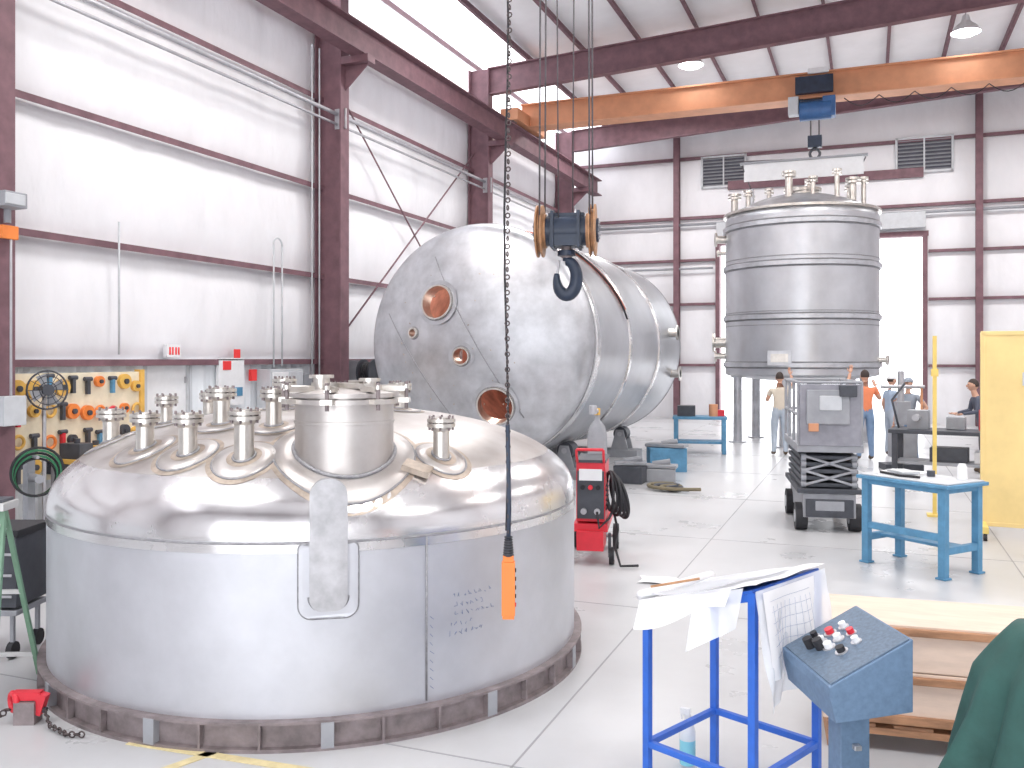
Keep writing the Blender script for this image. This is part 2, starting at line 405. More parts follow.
for k in range(4):
    a=k*PI/2+.4; u=frame((1,-.4,0)); d=u@Vector((math.cos(a),math.sin(a),0)); e=u@Vector((-math.sin(a),math.cos(a),.4))
    c=Vector((fx,fy,fz)); b.add([c+d*.04-e*.02,c+d*.19-e*.08,c+d*.21+e*.07,c+d*.05+e*.04],[(0,1,2,3)],GREY)
for k in range(12):
    a=k*PI/6; u=frame((1,-.4,0)); d=u@Vector((math.cos(a),math.sin(a),0)); c=Vector((fx+.035,fy-.014,fz)); b.tube([c+d*.03,c+d*.24],.004,DARK,4)
b.cyl((fx-.1,fy+.04,0.03),(fx-.1,fy+.04,fz),.025,GALV); b.lathe([(0,0),(.2,0),(.2,.03),(.05,.06),(0,.06)],DARK,(fx-.1,fy+.04,0))
b.finish()
b=B("tool_workbench")
b.box2((-9.95,8.65,.78),(-9.25,10.4,.84),GOLD)
for x in (-9.9,-9.3):
    for y in (8.71,10.34): b.box2((x-.03,y-.03,0),(x+.03,y+.03,.78),GREY)
b.box2((-9.9,8.71,.2),(-9.3,10.34,.24),GREY)
for y,m,hh in ((8.7,DARK,.2),(9.0,GOLD,.15),(9.3,RED,.12),(9.7,LGREY,.22),(10.05,GOLD,.2)): b.box2((-9.8,y,.84),(-9.45,y+.22,.84+hh),m); b.cyl((-9.6,y+.1,.84+hh),(-9.6,y+.1,.9+hh),.04,DARK)
b.finish(.006)
b=B("hose_reel")
for k in range(5):
    b.torus((-9.10+.03*k,7.75-.02*k,.75+.02*k),(1,-.5,0),.22+.015*k,.016,GHOSE if k%2 else BLACK,28,6)
b.box2((-9.25,7.7,0),(-9.17,7.8,1.05),GREY); b.box2((-9.38,7.55,0),(-8.95,7.95,.04),GREY); b.cyl((-9.21,7.75,1.0),(-8.95,7.65,1.0),.02,GREY); b.cyl((-9.17,7.75,.75),(-8.90,7.63,.75),.05,GREY)
b.finish()
b=B("wall_speaker")
b.box((-9.38,7.62,4.0),(.25,.30,.18),GREY); b.box((-9.25,7.60,4.0),(.03,.26,.13),LGREY); b.cyl((-9.5,7.70,3.92),(-9.5,7.70,3.75),.04,GREY)
b.finish(.01)
b=B("column_control_box")
b.box2((-9.55,7.56,1.35),(-9.38,7.86,1.7),LGREY); b.box2((-9.52,7.60,3.56),(-9.46,7.82,3.72),ORP); b.tube([(-9.48,7.73,1.7),(-9.48,7.73,3.56)],.015,GALV)
b.finish(.006)
# ------------------------------------------------------------ FRONT TANK
TX,TY,TRr=-3.835,5.814,1.885
HH,HN=.64,2.2
def zt(p): return 1.14+HH*(1-min(1,(p/TRr))**HN)**(1/HN)
def zxy(x,y): return zt(math.hypot(x-TX,y-TY))
b=B("domed_tank_section")
prof=[]
for i in range(0,65):
    a=PI/2*i/64
    prof.append((TRr*math.cos(a)**(2/HN),1.14+HH*math.sin(a)**(2/HN)))
ks=[p for p in prof if p[0]>1.70]; ds=[p for p in prof if p[0]<=1.70]
b.lathe(ks+[ds[0]],KNUCK,(TX,TY,0),seg=160,split=60)
b.lathe(ds,STEEL,(TX,TY,0),seg=160,split=60)
b.lathe([(TRr-.005,.05),(TRr-.005,1.14)],SHELL,(TX,TY,0),seg=160)
b.torus((TX,TY,1.13),(0,0,1),TRr-.001,.007,WELD,160,6)
b.lathe([(TRr+.001,1.075),(TRr+.001,1.125)],KNUCK,(TX,TY,0),seg=160)
def onshell(a,z,o=0): return (TX+(TRr+o)*math.cos(a),TY+(TRr+o)*math.sin(a),z)
aseam=math.radians(-57+18)
for aa in (aseam,aseam+2.1,aseam-2.1): b.tube([onshell(aa,.18),onshell(aa,1.12)],.006,WELD,6)
rn=random.Random(5)
for row in range(5):
    a=aseam+.07+rn.uniform(0,.03)
    for k in range(rn.randint(3,8)):
        z=.76-.055*row; pts=[]
        for q in range(4): pts.append(onshell(a+rn.uniform(0,.014),z+rn.uniform(-.016,.016),-.0035))
        b.tube(pts,.0018,INK,4); a+=.02
for k in range(9):
    z=.66-.05*k; b.tube([onshell(aseam+.012,z,-.003),onshell(aseam+.02+rn.uniform(0,.006),z-.02,-.003)],.0018,INK,4)
ro=TRr
b.lathe([(ro-.02,.165),(ro+.05,.165),(ro+.05,.15),(ro+.008,.15),(ro+.008,.02),(ro+.05,.02),(ro+.05,0),(ro-.02,0)],DKST,(TX,TY,0),seg=160)
for k in range(36):
    a=2*PI*k/36+.05; b.T=TR(TX,TY,0,math.degrees(a)); b.box((ro+.03,0,.085),(.04,.014,.13),DKST)
    if k%3==0: b.box((ro+.03,.03,.085),(.05,.07,.14),GREY)
b.T=Matrix()
def surf_ring(cx,cy,r,n,off):
    return [(cx+r*math.cos(2*PI*i/n),cy+r*math.sin(2*PI*i/n),zxy(cx+r*math.cos(2*PI*i/n),cy+r*math.sin(2*PI*i/n))+off) for i in range(n)]
def pad(cx,cy,r,ri=0.02,t=.012,mat=STEEL):
    n=40
    rs=[surf_ring(cx,cy,r+.004,n,-.002),surf_ring(cx,cy,r,n,t),surf_ring(cx,cy,(r+ri)/2,n,t),surf_ring(cx,cy,ri,n,t)]
    vs=sum(rs,[]); fs=[]
    for k in range(3):
        for i in range(n): fs.append((k*n+i,k*n+(i+1)%n,(k+1)*n+(i+1)%n,(k+1)*n+i))
    b.add(vs,fs,mat,True)
    b.tube(surf_ring(cx,cy,r+.006,n,.004),.007,WELD,6,True)
    rs=[surf_ring(cx,cy,r+.04,n,.003),surf_ring(cx,cy,r,n,.003)]
    b.add(rs[0]+rs[1],[(i,(i+1)%n,n+(i+1)%n,n+i) for i in range(n)],TINT,True)
def nozzle(cx,cy,r,h,rf,padr,blind=True,nb=8):
    z=zxy(cx,cy); pad(cx,cy,padr,r*.8)
    b.tube(surf_ring(cx,cy,r+.006,24,.016),.009,WELD,6,True)
    rs=[surf_ring(cx,cy,r+.045,32,.0135),surf_ring(cx,cy,r,32,.0135)]
    b.add(rs[0]+rs[1],[(i,(i+1)%32,32+(i+1)%32,32+i) for i in range(32)],TINT,True)
    b.cyl((cx,cy,z-.12),(cx,cy,z+h),r,FLG,seg=28,caps=False)
    zf=z+h-.03
    b.lathe([(r,zf-.03),(r*1.25,zf-.012),(r*1.25,zf),(rf,zf),(rf,zf+.022),(r*.7,zf+.022)],FLG,(cx,cy,0),seg=32)
    if blind:
        b.lathe([(0,zf+.03),(rf,zf+.03),(rf,zf+.05),(r*1.2,zf+.052),(r*1.2,zf+.058),(0,zf+.058)],FLG,(cx,cy,0),seg=32)
        b.bolts((cx,cy,zf+.025),(0,0,1),rf*.82,nb,.007,.045,DKST)
    else: b.lathe([(r*.7,zf+.022),(r*.7,zf-.05),(0,zf-.05)],DARK,(cx,cy,0),seg=24)
nozzle(-4.93,4.81,.055,.20,.098,.16)
nozzle(-4.66,5.05,.04,.18,.08,.12)
nozzle(-4.25,4.42,.055,.20,.092,.17)
nozzle(-3.84,4.34,.055,.22,.092,.17)
nozzle(-3.44,4.36,.058,.26,.096,.18)
nozzle(-4.01,4.85,.055,.22,.098,.18)
nozzle(-3.60,4.86,.050,.22,.088,.16)
nozzle(-2.48,5.04,.050,.22,.088,.15)
nozzle(-4.05,5.60,.05,.20,.09,.15); nozzle(-3.66,5.78,.06,.16,.12,.18); nozzle(-3.3,6.0,.05,.18,.09,.15)
nozzle(-5.0,5.9,.05,.18,.08,.15)
zz=zxy(-2.52,4.80); b.box((-2.52,4.80,zz+.012),(.17,.13,.035),TINT,(math.radians(12),math.radians(18),.3))
mx,my=-2.97,4.71; z0=zxy(mx,my); MR=.295
pad(mx,my,.42,.28); b.tube(surf_ring(mx,my,MR+.008,48,.018),.013,WELD,8,True)
zm=z0+.30
b.lathe([(MR,z0-.25),(MR,zm-.14),(MR+.006,zm-.138),(MR+.006,zm-.12),(MR,zm-.118),(MR,zm-.02),(MR+.045,zm-.02),(MR+.045,zm+.01),(MR-.01,zm+.01),(MR-.01,zm+.02),(MR+.035,zm+.02),(MR+.035,zm+.045),(MR*.6,zm+.065),(0,zm+.075)],STEEL,(mx,my,0),seg=72)
for k in range(8):
    a=2*PI*k/8+.3
    b.T=TR(mx,my,zm,math.degrees(a))
    b.box((MR+.06,0,.0),(.09,.07,.03),FLG); b.cyl((MR+.085,0,-.05),(MR+.085,0,.11),.012,DKST,seg=8); b.cyl((MR+.085,0,.07),(MR+.085,0,.095),.024,FLG,seg=6)
    b.box((MR+.0,0,.07),(.16,.045,.03),FLG)
b.T=TR(mx,my,zm,-25)
b.box((0,0,.085),(.5,.05,.03),FLG); b.box((.0,.09,.09),(.12,.05,.05),FLG); b.cyl((-.1,-.1,.05),(-.1,-.1,.13),.05,FLG); b.cyl((-.1,-.1,.13),(-.1,-.1,.15),.075,FLG)
b.cyl((.12,.1,.05),(.12,.1,.11),.04,FLG); b.cyl((.12,.1,.11),(.12,.1,.13),.065,FLG)
b.T=Matrix()
al=math.atan2(-TY,-TX)+math.radians(0.5)
b.T=TR(TX,TY,0,math.degrees(al))
def curved_plate(w,z0,z1,rc_top,rc_bot,off,t,mat):
    pts=[]
    for (cx_,cy_,a0,r0) in ((w/2-rc_top,z1-rc_top,0,rc_top),(-w/2+rc_top,z1-rc_top,90,rc_top),(-w/2+rc_bot,z0+rc_bot,180,rc_bot),(w/2-rc_bot,z0+rc_bot,270,rc_bot)):
        for k in range(9):
            a=math.radians(a0+90*k/8); pts.append((cx_+r0*math.cos(a),cy_+r0*math.sin(a)))
    def P(y,z,o): return (math.sqrt((TRr+o)**2-y*y),y,z)
    A=[P(y,z,off) for y,z in pts];Bq=[P(y,z,off-t) for y,z in pts]; n=len(pts)
    b.add(A,[list(range(n))],mat,False); b.add(Bq,[list(range(n))[::-1]],mat,False); b.add(A+Bq,[(i,(i+1)%n,n+(i+1)%n,n+i) for i in range(n)],mat,False)
    return pts,P
LUGM=mk("lug_plate",(0.48,0.48,0.50),0.5,0.7,var=0.18,vscale=9,bump=.05,bscale=12)
pts,P=curved_plate(.32,.715,1.125,.03,.07,.014,.02,SHELL)
b.tube([P(y,z,.006) for y,z in pts],.009,WELD,6,True)
pts,P=curved_plate(.205,.765,1.49,.095,.07,.068,.05,LUGM)
b.tube([P(y,z,.018) for y,z in pts if z<1.2],.012,WELD,6,False)
b.T=Matrix()
b.finish()
# ------------------------------------------------------------ HORIZONTAL TANK
HX,HY,HZ,HR=-6.06,13.8,2.40,1.99
def tori(R,L,r,n=14):
    h=L-math.sqrt((L-r)**2-(R-r)**2); pts=[]
    ph=math.acos((R-r)/(L-r))
    for i in range(n+1):
        a=ph*i/n; pts.append((R-r+r*math.cos(a),r*math.sin(a)))
    for i in range(1,n+1):
        a=(PI/2-ph)*(1-i/n); pts.append((L*math.sin(a),L*math.cos(a)-(L-h)))
    pts[-1]=(0,h); return pts,h
tp,hh=tori(HR,3.9,.36)
root=bpy.data.objects.new("horizontal_storage_tank",None); root.location=(HX,HY+3.5,0); scene.collection.objects.link(root)
def child(o):
    o.parent=root; o.matrix_parent_inverse=Matrix.Translation(-root.location)
    return o
b=B("head_dished")
inner=[(max(0,r-.015 if r>.05 else 0),max(0,z-.015)) for r,z in tp]
loop=tp+inner[::-1]
b.lathe(loop,HEAD,(HX,HY,HZ),(0,-1,0),seg=96,split=400)
n=96
rim_o=list(range(0,n)); rim_i=list(range(len(b.v)-n,len(b.v)))
b.f+= [[rim_o[i],rim_o[(i+1)%n],rim_i[(i+1)%n],rim_i[i]] for i in range(n)]; b.mm+=[0]*n; b.sm+=[False]*n
head=child(b.finish())
holes=[(-.46,.65,.27),(.52,-1.01,.29),(.0,-.22,.13),(-.91,.16,.07)]
def hy(dx,dz):
    p=math.hypot(dx,dz); L=3.9
    return HY-(hh-(L-math.sqrt(L*L-p*p)))
for dx,dz,r in holes:
    cb=B("cut"); cb.cyl((HX+dx,HY-1.5,HZ+dz),(HX+dx,HY+.4,HZ+dz),r,HEAD,seg=40)
    co=cb.finish(); bm=bmesh.new();bm.from_mesh(co.data);bmesh.ops.remove_doubles(bm,verts=bm.verts,dist=1e-5);bmesh.ops.recalc_face_normals(bm,faces=bm.faces);bm.to_mesh(co.data);bm.free()
    md=head.modifiers.new("h","BOOLEAN"); md.operation='DIFFERENCE'; md.solver='EXACT'; md.object=co
bpy.context.view_layer.update()
dg=bpy.context.evaluated_depsgraph_get()
nm=bpy.data.meshes.new_from_object(head.evaluated_get(dg)); head.modifiers.clear(); head.data=nm
for o in [o for o in bpy.data.objects if o.name.startswith("cut")]: bpy.data.objects.remove(o)
b=B("head_fittings")
for dx,dz,r in holes:
    y=hy(dx,dz)
    nx,nz=dx/3.9,dz/3.9; nrm=Vector((nx,-math.sqrt(1-nx*nx-nz*nz),nz))
    c=Vector((HX+dx,y,HZ+dz))
    b.lathe([(r-.006,-.18),(r-.006,.05),(r+.02,.05),(r+.02,-.01)],FLG,c,nrm,seg=48)
    b.torus(c,nrm,r+.03,.012,WELD,40,6)
    b.lathe([(r+.02,.006),(r+.10 if r>.1 else r+.04,.006)],HEAD,c,nrm,seg=48)
def headline(x0,z0,x1,z1,r=.008,mat=WELD):
    pts=[]
    for i in range(25):
        t=i/24; dx=x0+(x1-x0)*t; dz=z0+(z1-z0)*t
        pts.append((HX+dx,hy(dx,dz)-.002,HZ+dz))
    b.tube(pts,r,mat,6)
headline(-.62,1.42,.95,-1.2,.012); headline(-1.5,.5,.0,-1.55,.009)
rn=random.Random(9)
for k in range(30):
    dx,dz=rn.uniform(-1.2,1.2),rn.uniform(-1.2,1.2)
    if math.hypot(dx,dz)<1.5: headline(dx,dz,dx+rn.uniform(-.03,.03),dz+rn.uniform(-.03,.03),.009,TINT)
child(b.finish())
b=B("shell")
b.lathe([(HR,0),(HR,6.9)],TANKST,(HX,HY,HZ),(0,1,0),seg=128)
b.lathe([(HR-.01,.0),(HR-.01,6.9)],SALM,(HX,HY,HZ),(0,1,0),seg=64)
b.torus((HX,HY,HZ),(0,1,0),HR,.014,WELD,128,6)
for y0,y1,o in ((.1,.34,.012),(2.2,2.35,.03),(4.6,4.75,.03)):
    b.lathe([(HR,y0),(HR+o,y0+.02),(HR+o,y1-.02),(HR,y1)],KNUCK,(HX,HY,HZ),(0,1,0),seg=128,split=20)
b.torus((HX,HY+6.9,HZ),(0,1,0),HR,.012,WELD,128,6)
tp2,_=tori(HR,3.9,.32)
b.lathe(tp2,SHELL,(HX,HY+6.9,HZ),(0,1,0),seg=96,split=80)
for y,z in ((5.8,.3),(6.4,-.6)):
    x=HX+math.sqrt(HR**2-z*z); b.cyl((x-.1,HY+y,HZ+z),(x+.2,HY+y,HZ+z),.09,FLG); b.cyl((x+.17,HY+y,HZ+z),(x+.2,HY+y,HZ+z),.16,FLG)
child(b.finish())
b=B("lifting_strap")
STRAP=mk("strap_red",(0.50,0.12,0.07),0.7,var=0.2)
pts=[]
for i in range(14):
    a=math.radians(78-i*4.6); pts.append((HX+(HR+.02)*math.cos(a),HY+1.0+.09*i,HZ+(HR+.02)*math.sin(a)))
b.tube(pts,.03,STRAP,6)
pts=[]
for i in range(16):
    a=math.radians(60-i*3.2-3*math.sin(i*.4)); pts.append((HX+(HR+.04)*math.cos(a),HY+1.35+.05*i,HZ+(HR+.04)*math.sin(a)))
b.tube(pts,.018,BLACK,6)
child(b.finish())
b=B("red_rag_cover")
b.sph((HX-.30,HY-.12,HZ+.50),(.17,.10,.14),STRAP,fn=lambda v:v*(1+.2*math.sin(5*v.x+3*v.z)))
b.cyl((HX-.34,HY-.05,HZ-1.9),(HX-.34,HY-.05,HZ+.42),.03,GALV)
child(b.finish())
pl=bpy.data.lights.new("tank_fill_light",'POINT'); pl.energy=80; pl.color=(1,.82,.72); pl.shadow_soft_size=.2  # added point light, makes the tank interior glow through the head holes
po=bpy.data.objects.new("tank_fill_light",pl); po.location=(HX,HY+1.2,HZ+.2); scene.collection.objects.link(po)
for yy in (15.4,19.2):
    b=B("tank_turning_rolls")
    b.box2((HX-1.4,yy-.25,0),(HX+1.4,yy+.25,.16),GREY)
    for sx in (-1,1):
        a=math.radians(-90+sx*28); rc=HR+.16
        cx_,cz_=HX+rc*math.cos(a),HZ+rc*math.sin(a)
        b.cyl((cx_,yy-.16,cz_),(cx_,yy+.16,cz_),.15,DARK,seg=32); b.cyl((cx_,yy-.22,cz_),(cx_,yy+.22,cz_),.05,GALV)
        for sy in (-.2,.2): b.prism([(-.2,0),(.2,0),(.08,cz_-.05),(-.08,cz_-.05)],(cx_,yy+sy-.015,.14),(1,0,0),(0,0,1),-.03,GREY)
    b.finish()
# ------------------------------------------------------------ VERTICAL TANK
VX,VY,VR=-1.65,24.1,1.90
b=B("vertical_storage_tank")
zb0,zt0=1.75,5.62
b.lathe([(VR-.03,zb0),(VR-.03,zt0)],TANKST,(VX,VY,0),seg=96)
for z in (1.98,3.15,4.42,5.42):
    b.lathe([(VR-.03,z-.07),(VR+.03,z-.05),(VR+.03,z+.05),(VR-.03,z+.07)],HEAD,(VX,VY,0),seg=96,split=20)
    for q in (-.08,.08): b.torus((VX,VY,z+q),(0,0,1),VR-.02,.012,WELD,96,6)
for z in (2.95,3.28,4.6): b.torus((VX,VY,z),(0,0,1),VR-.025,.012,WELD,96,6)
tp,_=tori(VR-.03,2.9,.3); b.lathe([(r,zt0+z*.85) for r,z in tp],HEAD,(VX,VY,0),seg=96,split=80)
tp,_=tori(VR-.03,4.2,.2); b.lathe([(r,zb0-z*.35) for r,z in tp],HEAD,(VX,VY,0),seg=96,split=80)
b.lathe([(VR-.1,zt0+.14),(VR+.02,zt0+.14),(VR+.02,zt0+.2),(VR-.15,zt0+.2)],FLG,(VX,VY,0),seg=96)
for k in range(6):
    a=math.radians(20+60*k); x,y=VX+1.6*math.cos(a),VY+1.6*math.sin(a)
    b.cyl((x,y,.02),(x,y,zb0),.11,HEAD,seg=20); b.cyl((x,y,0),(x,y,.03),.22,HEAD,seg=20); b.cyl((x,y,zb0-.1),(x,y,zb0+.06),.17,HEAD,seg=20)
tops=[(-1.6,-.4,.5),(-1.2,-.9,.42),(-.75,-.3,.4),(-.2,-1.1,.7),(.35,-.9,.55),(.9,-.8,.75),(1.25,-.5,.6),(1.5,-.2,.7),(1.15,.6,.6),(-.3,.6,.55),(.2,.1,.6),(-1.3,.5,.5)]
for i,(dx,dy,h) in enumerate(tops):
    p=math.hypot(dx,dy); z=zt0+.5*(1-(p/VR)**2)**.5
    r=.06 if i%3 else .09
    b.cyl((VX+dx,VY+dy,z-.2),(VX+dx,VY+dy,z+h),r,FLG,seg=14); b.cyl((VX+dx,VY+dy,z+h-.06),(VX+dx,VY+dy,z+h),r*1.9,FLG,seg=16); b.cyl((VX+dx,VY+dy,z+h-.14),(VX+dx,VY+dy,z+h-.09),r*1.9,FLG,seg=16)
b.lathe([(.35,zt0+.3),(.35,zt0+.72),(.42,zt0+.72),(.42,zt0+.8),(0,zt0+.84)],FLG,(VX+.1,VY-.2,0),seg=32)
for sx in (-1.2,1.2): b.box((VX+sx,VY,zt0+.55),(.06,.3,.7),HEAD)
def sn(deg,z,r,l):
    a=math.radians(deg); d=Vector((math.cos(a),math.sin(a),0)); c=Vector((VX,VY,z))
    b.cyl(c+d*(VR-.1),c+d*(VR+l),r,FLG,seg=18); b.cyl(c+d*(VR+l-.05),c+d*(VR+l),r*1.8,FLG,seg=20)
sn(185,2.55,.14,.3); sn(188,2.2,.08,.25); sn(195,5.2,.1,.25); sn(350,2.1,.07,.2); sn(182,4.9,.05,.2)
b.box((VX-.35,VY-VR-.0,2.15),(.55,.05,.35),HEAD); b.box((VX-.35,VY-VR-.03,2.15),(.4,.03,.2),FLG)
b.finish()
b=B("bridge_crane")
cy0=24.1
b.box2((-9.2,cy0-.22,8.72),(XR-.9,cy0+.22,9.32),ORNG)
b.box2((-9.2,cy0-.32,9.3),(XR-.9,cy0+.32,9.34),ORNG); b.box2((-9.2,cy0-.32,8.68),(XR-.9,cy0+.32,8.72),ORNG)
b.box2((-9.45,cy0-1.2,8.68),(-8.95,cy0+1.2,9.0),ORNG)
b.box2((XR-1.2,cy0-1.2,8.68),(XR-.7,cy0+1.2,9.0),ORNG)
for y in (-1,1): b.cyl((-9.3,cy0+y,8.72),(-9.1,cy0+y,8.72),.14,DKST)
for k in range(16):
    x=-.6+k*.8
    b.tube([(x+.8*t/8,cy0-.3,8.60-.22*math.sin(PI*t/8)) for t in range(9)],.012,BLACK,5)
b.finish()
b=B("trolley_hoist")
hx=-1.3; yy=cy0
b.box((hx,yy-.42,8.98),(.9,.16,.42),NAVY); b.box((hx,yy+.42,8.98),(.9,.16,.42),NAVY)
b.cyl((hx-.35,yy-.3,8.36),(hx+.4,yy-.3,8.36),.24,HBLUE,seg=28); b.box((hx-.1,yy,8.5),(.6,.7,.3),NAVY)
b.box((hx+.35,yy-.3,8.42),(.3,.34,.5),HBLUE); b.box((hx-.5,yy-.3,8.5),(.25,.3,.45),LGREY)
b.box((hx+.1,yy-.5,9.3),(.5,.1,.12),WHITE)
for sx in (-.3,.3):
    for sy in (-.4,.4): b.cyl((hx+sx,yy+sy*1.1,9.1),(hx+sx,yy+sy*.9,9.1),.12,DKST)
    b.box((hx+sx,yy,8.6),(.08,.9,.08),NAVY); 
b.tube([(hx+.1,yy-.1,8.3),(hx+.1,yy-.1,7.65)],.02,CABLE); b.tube([(hx-.1,yy-.1,8.3),(hx-.1,yy-.1,7.65)],.02,CABLE)
b.box((hx,yy-.1,7.62),(.34,.2,.3),NAVY)
b.torus((hx,yy-.1,7.32),(0,1,0),.12,.035,DARK,20,8,-.3*PI,1.3*PI)
b.finish(.01)
b=B("lifting_spreader")
b.box((hx-.3,yy-.1,6.98),(2.9,.06,.5),WHITE)
b.beam((hx-1.85,yy-.1,7.2),(hx+1.25,yy-.1,7.2),.16,.05,GREY)
b.tube([(hx,yy-.1,7.2),(hx-1.75,yy-.1,7.26)],.02,CABLE); 
b.tube([(hx-1.8,yy-.15,7.15),(hx-1.55,yy,6.45)],.018,CABLE); b.tube([(hx+1.2,yy-.1,7.15),(hx+.85,yy,6.45)],.018,CABLE)
b.finish()
for x,y in ((-4.3,23.3),(2.06,23.3),(-4.3,12),(2.06,12),(8.2,23.3),(8.2,12),(-4.3,1),(2.06,1)):
    b=B("highbay_lamp"); z=9.7
    b.lathe([(.32,0),(.26,.12),(.1,.26),(.07,.4),(0,.4)],WHITE,(x,y,z),seg=32)
    b.lathe([(.30,.0),(.2,-.05),(0,-.07)],LAMP,(x,y,z),seg=32)
    b.cyl((x,y,z+.4),(x,y,zr(x)-.1),.015,GALV); b.finish()
# ------------------------------------------------------------ near hoist block
b=B("crane_hook_block")
hc=Vector((-2.82,8.56,3.42)); ax=Vector((.975,.22,0)).normalized(); pv=Vector((-.22,.975,0))
def hp(a,p=0,z=0): return hc+ax*a+pv*p+Vector((0,0,z))
b.cyl(hp(-.2),hp(.2),.15,NAVY,seg=32); b.cyl(hp(-.26),hp(.26),.06,DKST)
for s_ in (-1,1):
    b.lathe([(0,0),(.17,0),(.17,.02),(.26,.03),(.26,.045),(.21,.05),(.21,.075),(.26,.08),(.26,.095),(.17,.10),(0,.10)],BRIM,hp(s_*.20),ax*s_,seg=48)
    b.cyl(hp(s_*.29),hp(s_*.32),.12,NAVY,seg=28); b.bolts(hp(s_*.315),ax,.08,6,.012,.02,GALV)
b.box(hp(0,0,-.1),(.32,.28,.12),NAVY,(0,0,math.atan2(ax.y,ax.x))); b.box(hp(0,0,.15),(.36,.1,.05),NAVY,(0,0,math.atan2(ax.y,ax.x)))
for s_ in (-1,1): b.box(hp(.13*s_,0,0),(.03,.34,.36),NAVY,(0,0,math.atan2(ax.y,ax.x)))
b.cyl(hp(0,0,-.16),hp(0,0,-.27),.05,DKST); b.cyl(hp(0,0,-.20),hp(0,0,-.25),.09,NAVY)
pts=[];rr=[]
for i in range(26):
    t=i/25; a=math.radians(95-t*290); pts.append(hp(math.cos(a)*.10,0,-.47+math.sin(a)*.17)); rr.append(.046+.02*math.sin(PI*t)-.02*max(0,t-.8)*5)
b.tube(pts,rr,NAVY,12)
b.tube([hp(0,0,-.25),hp(.0,0,-.30)],.04,NAVY); b.box(hp(-.09,0,-.40),(.02,.03,.22),GALV,(0,.15,0))
b.finish()
b=B("hoist_wire_ropes")
for s_ in (-1,1):
    for q,dx in ((-.22,.0),(.22,.03)):
        b.tube([hp(s_*.245,q,0),hp(s_*.23+dx*.3,q*.9,4.86)],.009,CABLE,6)
b.tube([hp(-.07,-.1,.12),hp(-.10,-.1,4.86)],.007,CABLE,6); b.tube([hp(.05,.12,.12),hp(.08,.1,4.86)],.007,CABLE,6)
b.finish()
b=B("bridge_crane")
b.box2((-9.2,8.3,8.72),(XR-.9,8.8,9.3),ORNG); b.box2((-9.45,7.4,8.68),(-8.95,9.8,9.0),ORNG); b.box2((XR-1.2,7.4,8.68),(XR-.7,9.8,9.0),ORNG)
b.box2((-3.3,8.25,8.3),(-2.4,8.85,8.72),NAVY)
b.finish()
px_,py_=-1.57,3.9
b=B("crane_pendant_control")
zp=.94
b.box((px_,py_,zp+.135),(.062,.05,.25),ORP,(0,0,.35)); b.box((px_,py_,zp+.275),(.05,.042,.03),ORP,(0,0,.35)); b.box((px_,py_,zp+.004),(.055,.045,.02),ORP,(0,0,.35))
for k in range(5): b.cyl((px_+.030,py_+.005,zp+.06+.04*k),(px_+.036,py_+.007,zp+.06+.04*k),.010,BLACK if k else RED,seg=12)
b.cyl((px_,py_,zp+.285),(px_,py_,zp+.36),.024,DARK,r1=.014)
for k in range(8): b.torus((px_,py_,zp+.29+.012*k),(0,0,1),.024-.001*k,.004,BLACK,12,5)
b.tube([(px_,py_,zp+.36),(px_+.004,py_,zp+.5),(px_-.004,py_,zp+.9)],.011,NAVY)
for k in range(210):
    z=zp+.4+.036*k; a=(k%2)*PI/2
    b.torus((px_+.006*math.sin(z*2),py_,z),(math.cos(a),math.sin(a),0),.011,.0045,CHAIN,8,4)
b.tube([(px_-.015+.01*math.sin(t),py_+.01,zp+.4+.3*t) for t in range(26)],.006,BLACK,5)
b.finish(.004)
b=B("trim_festoon_rail"); b.beam((px_-.05,-5,8.55),(px_-.05,8.3,8.55),.08,.12,PURP)
for y in (-4,0.6,7.72): b.box2((px_-.07,y-.02,8.6),(px_-.03,y+.02,9.9),PURP)
b.finish()
# ------------------------------------------------------------ welder
b=B("welding_machine"); b.T=TR(-2.78,9.35,0,12)
b.box((0,.0,.75),(.30,.62,.62),RED); b.box((0,-.312,.72),(.28,.02,.5),DARK); b.box((0,-.325,.93),(.24,.012,.12),WHITE); b.box((0,.0,1.07),(.32,.64,.03),DARK)
for k in range(3): b.cyl((-.08+.08*k,-.31,.8),(-.08+.08*k,-.35,.8),.025,BLACK if k!=1 else RED,seg=14)
for k in range(2): b.cyl((-.07+.14*k,-.31,.55),(-.07+.14*k,-.36,.55),.032,GALV,seg=14)
for sx in (-.155,.155):
    for k in range(6): b.box((sx,.0,.55+.05*k),(.012,.4,.015),DARK)
    b.tube([(sx*.9,-.32,1.06),(sx*.9,-.40,1.16),(sx*.9,-.40,1.2)],.014,RED)
b.tube([(-.14,-.40,1.2),(.14,-.40,1.2)],.016,RED)
b.box((0,.15,.38),(.36,1.0,.08),RED); b.box((0,-.2,.25),(.28,.4,.2),RED)
for sx in (-.22,.22):
    b.cyl((sx-.03,.5,.14),(sx+.03,.5,.14),.14,BLACK,seg=28); b.cyl((sx-.035,.5,.14),(sx+.035,.5,.14),.07,LGREY,seg=20)
    b.cyl((sx-.025,-.3,.09),(sx+.025,-.3,.09),.09,BLACK,seg=20); b.cyl((sx-.03,-.3,.09),(sx+.03,-.3,.09),.045,LGREY,seg=16); b.box((sx*.9,-.3,.2),(.03,.06,.25),DARK)
b.cyl((-.2,.5,.14),(.2,.5,.14),.02,GALV)
for k in range(7): b.torus((.19+.02*k,-.15+.02*(k%2),.74-.012*k),(1,.25+.1*(k%3),.05*k),.20+.014*(k%3),.017,BLACK,28,7)
b.tube([(.22,-.1,.55),(.28,-.25,.35),(.26,-.4,.2),(.32,-.5,.03),(.5,-.45,.03)],.014,BLACK)
b.tube([(.07,-.36,.55),(.1,-.45,.4),(.2,-.42,.5),(.25,-.2,.6)],.014,BLACK)
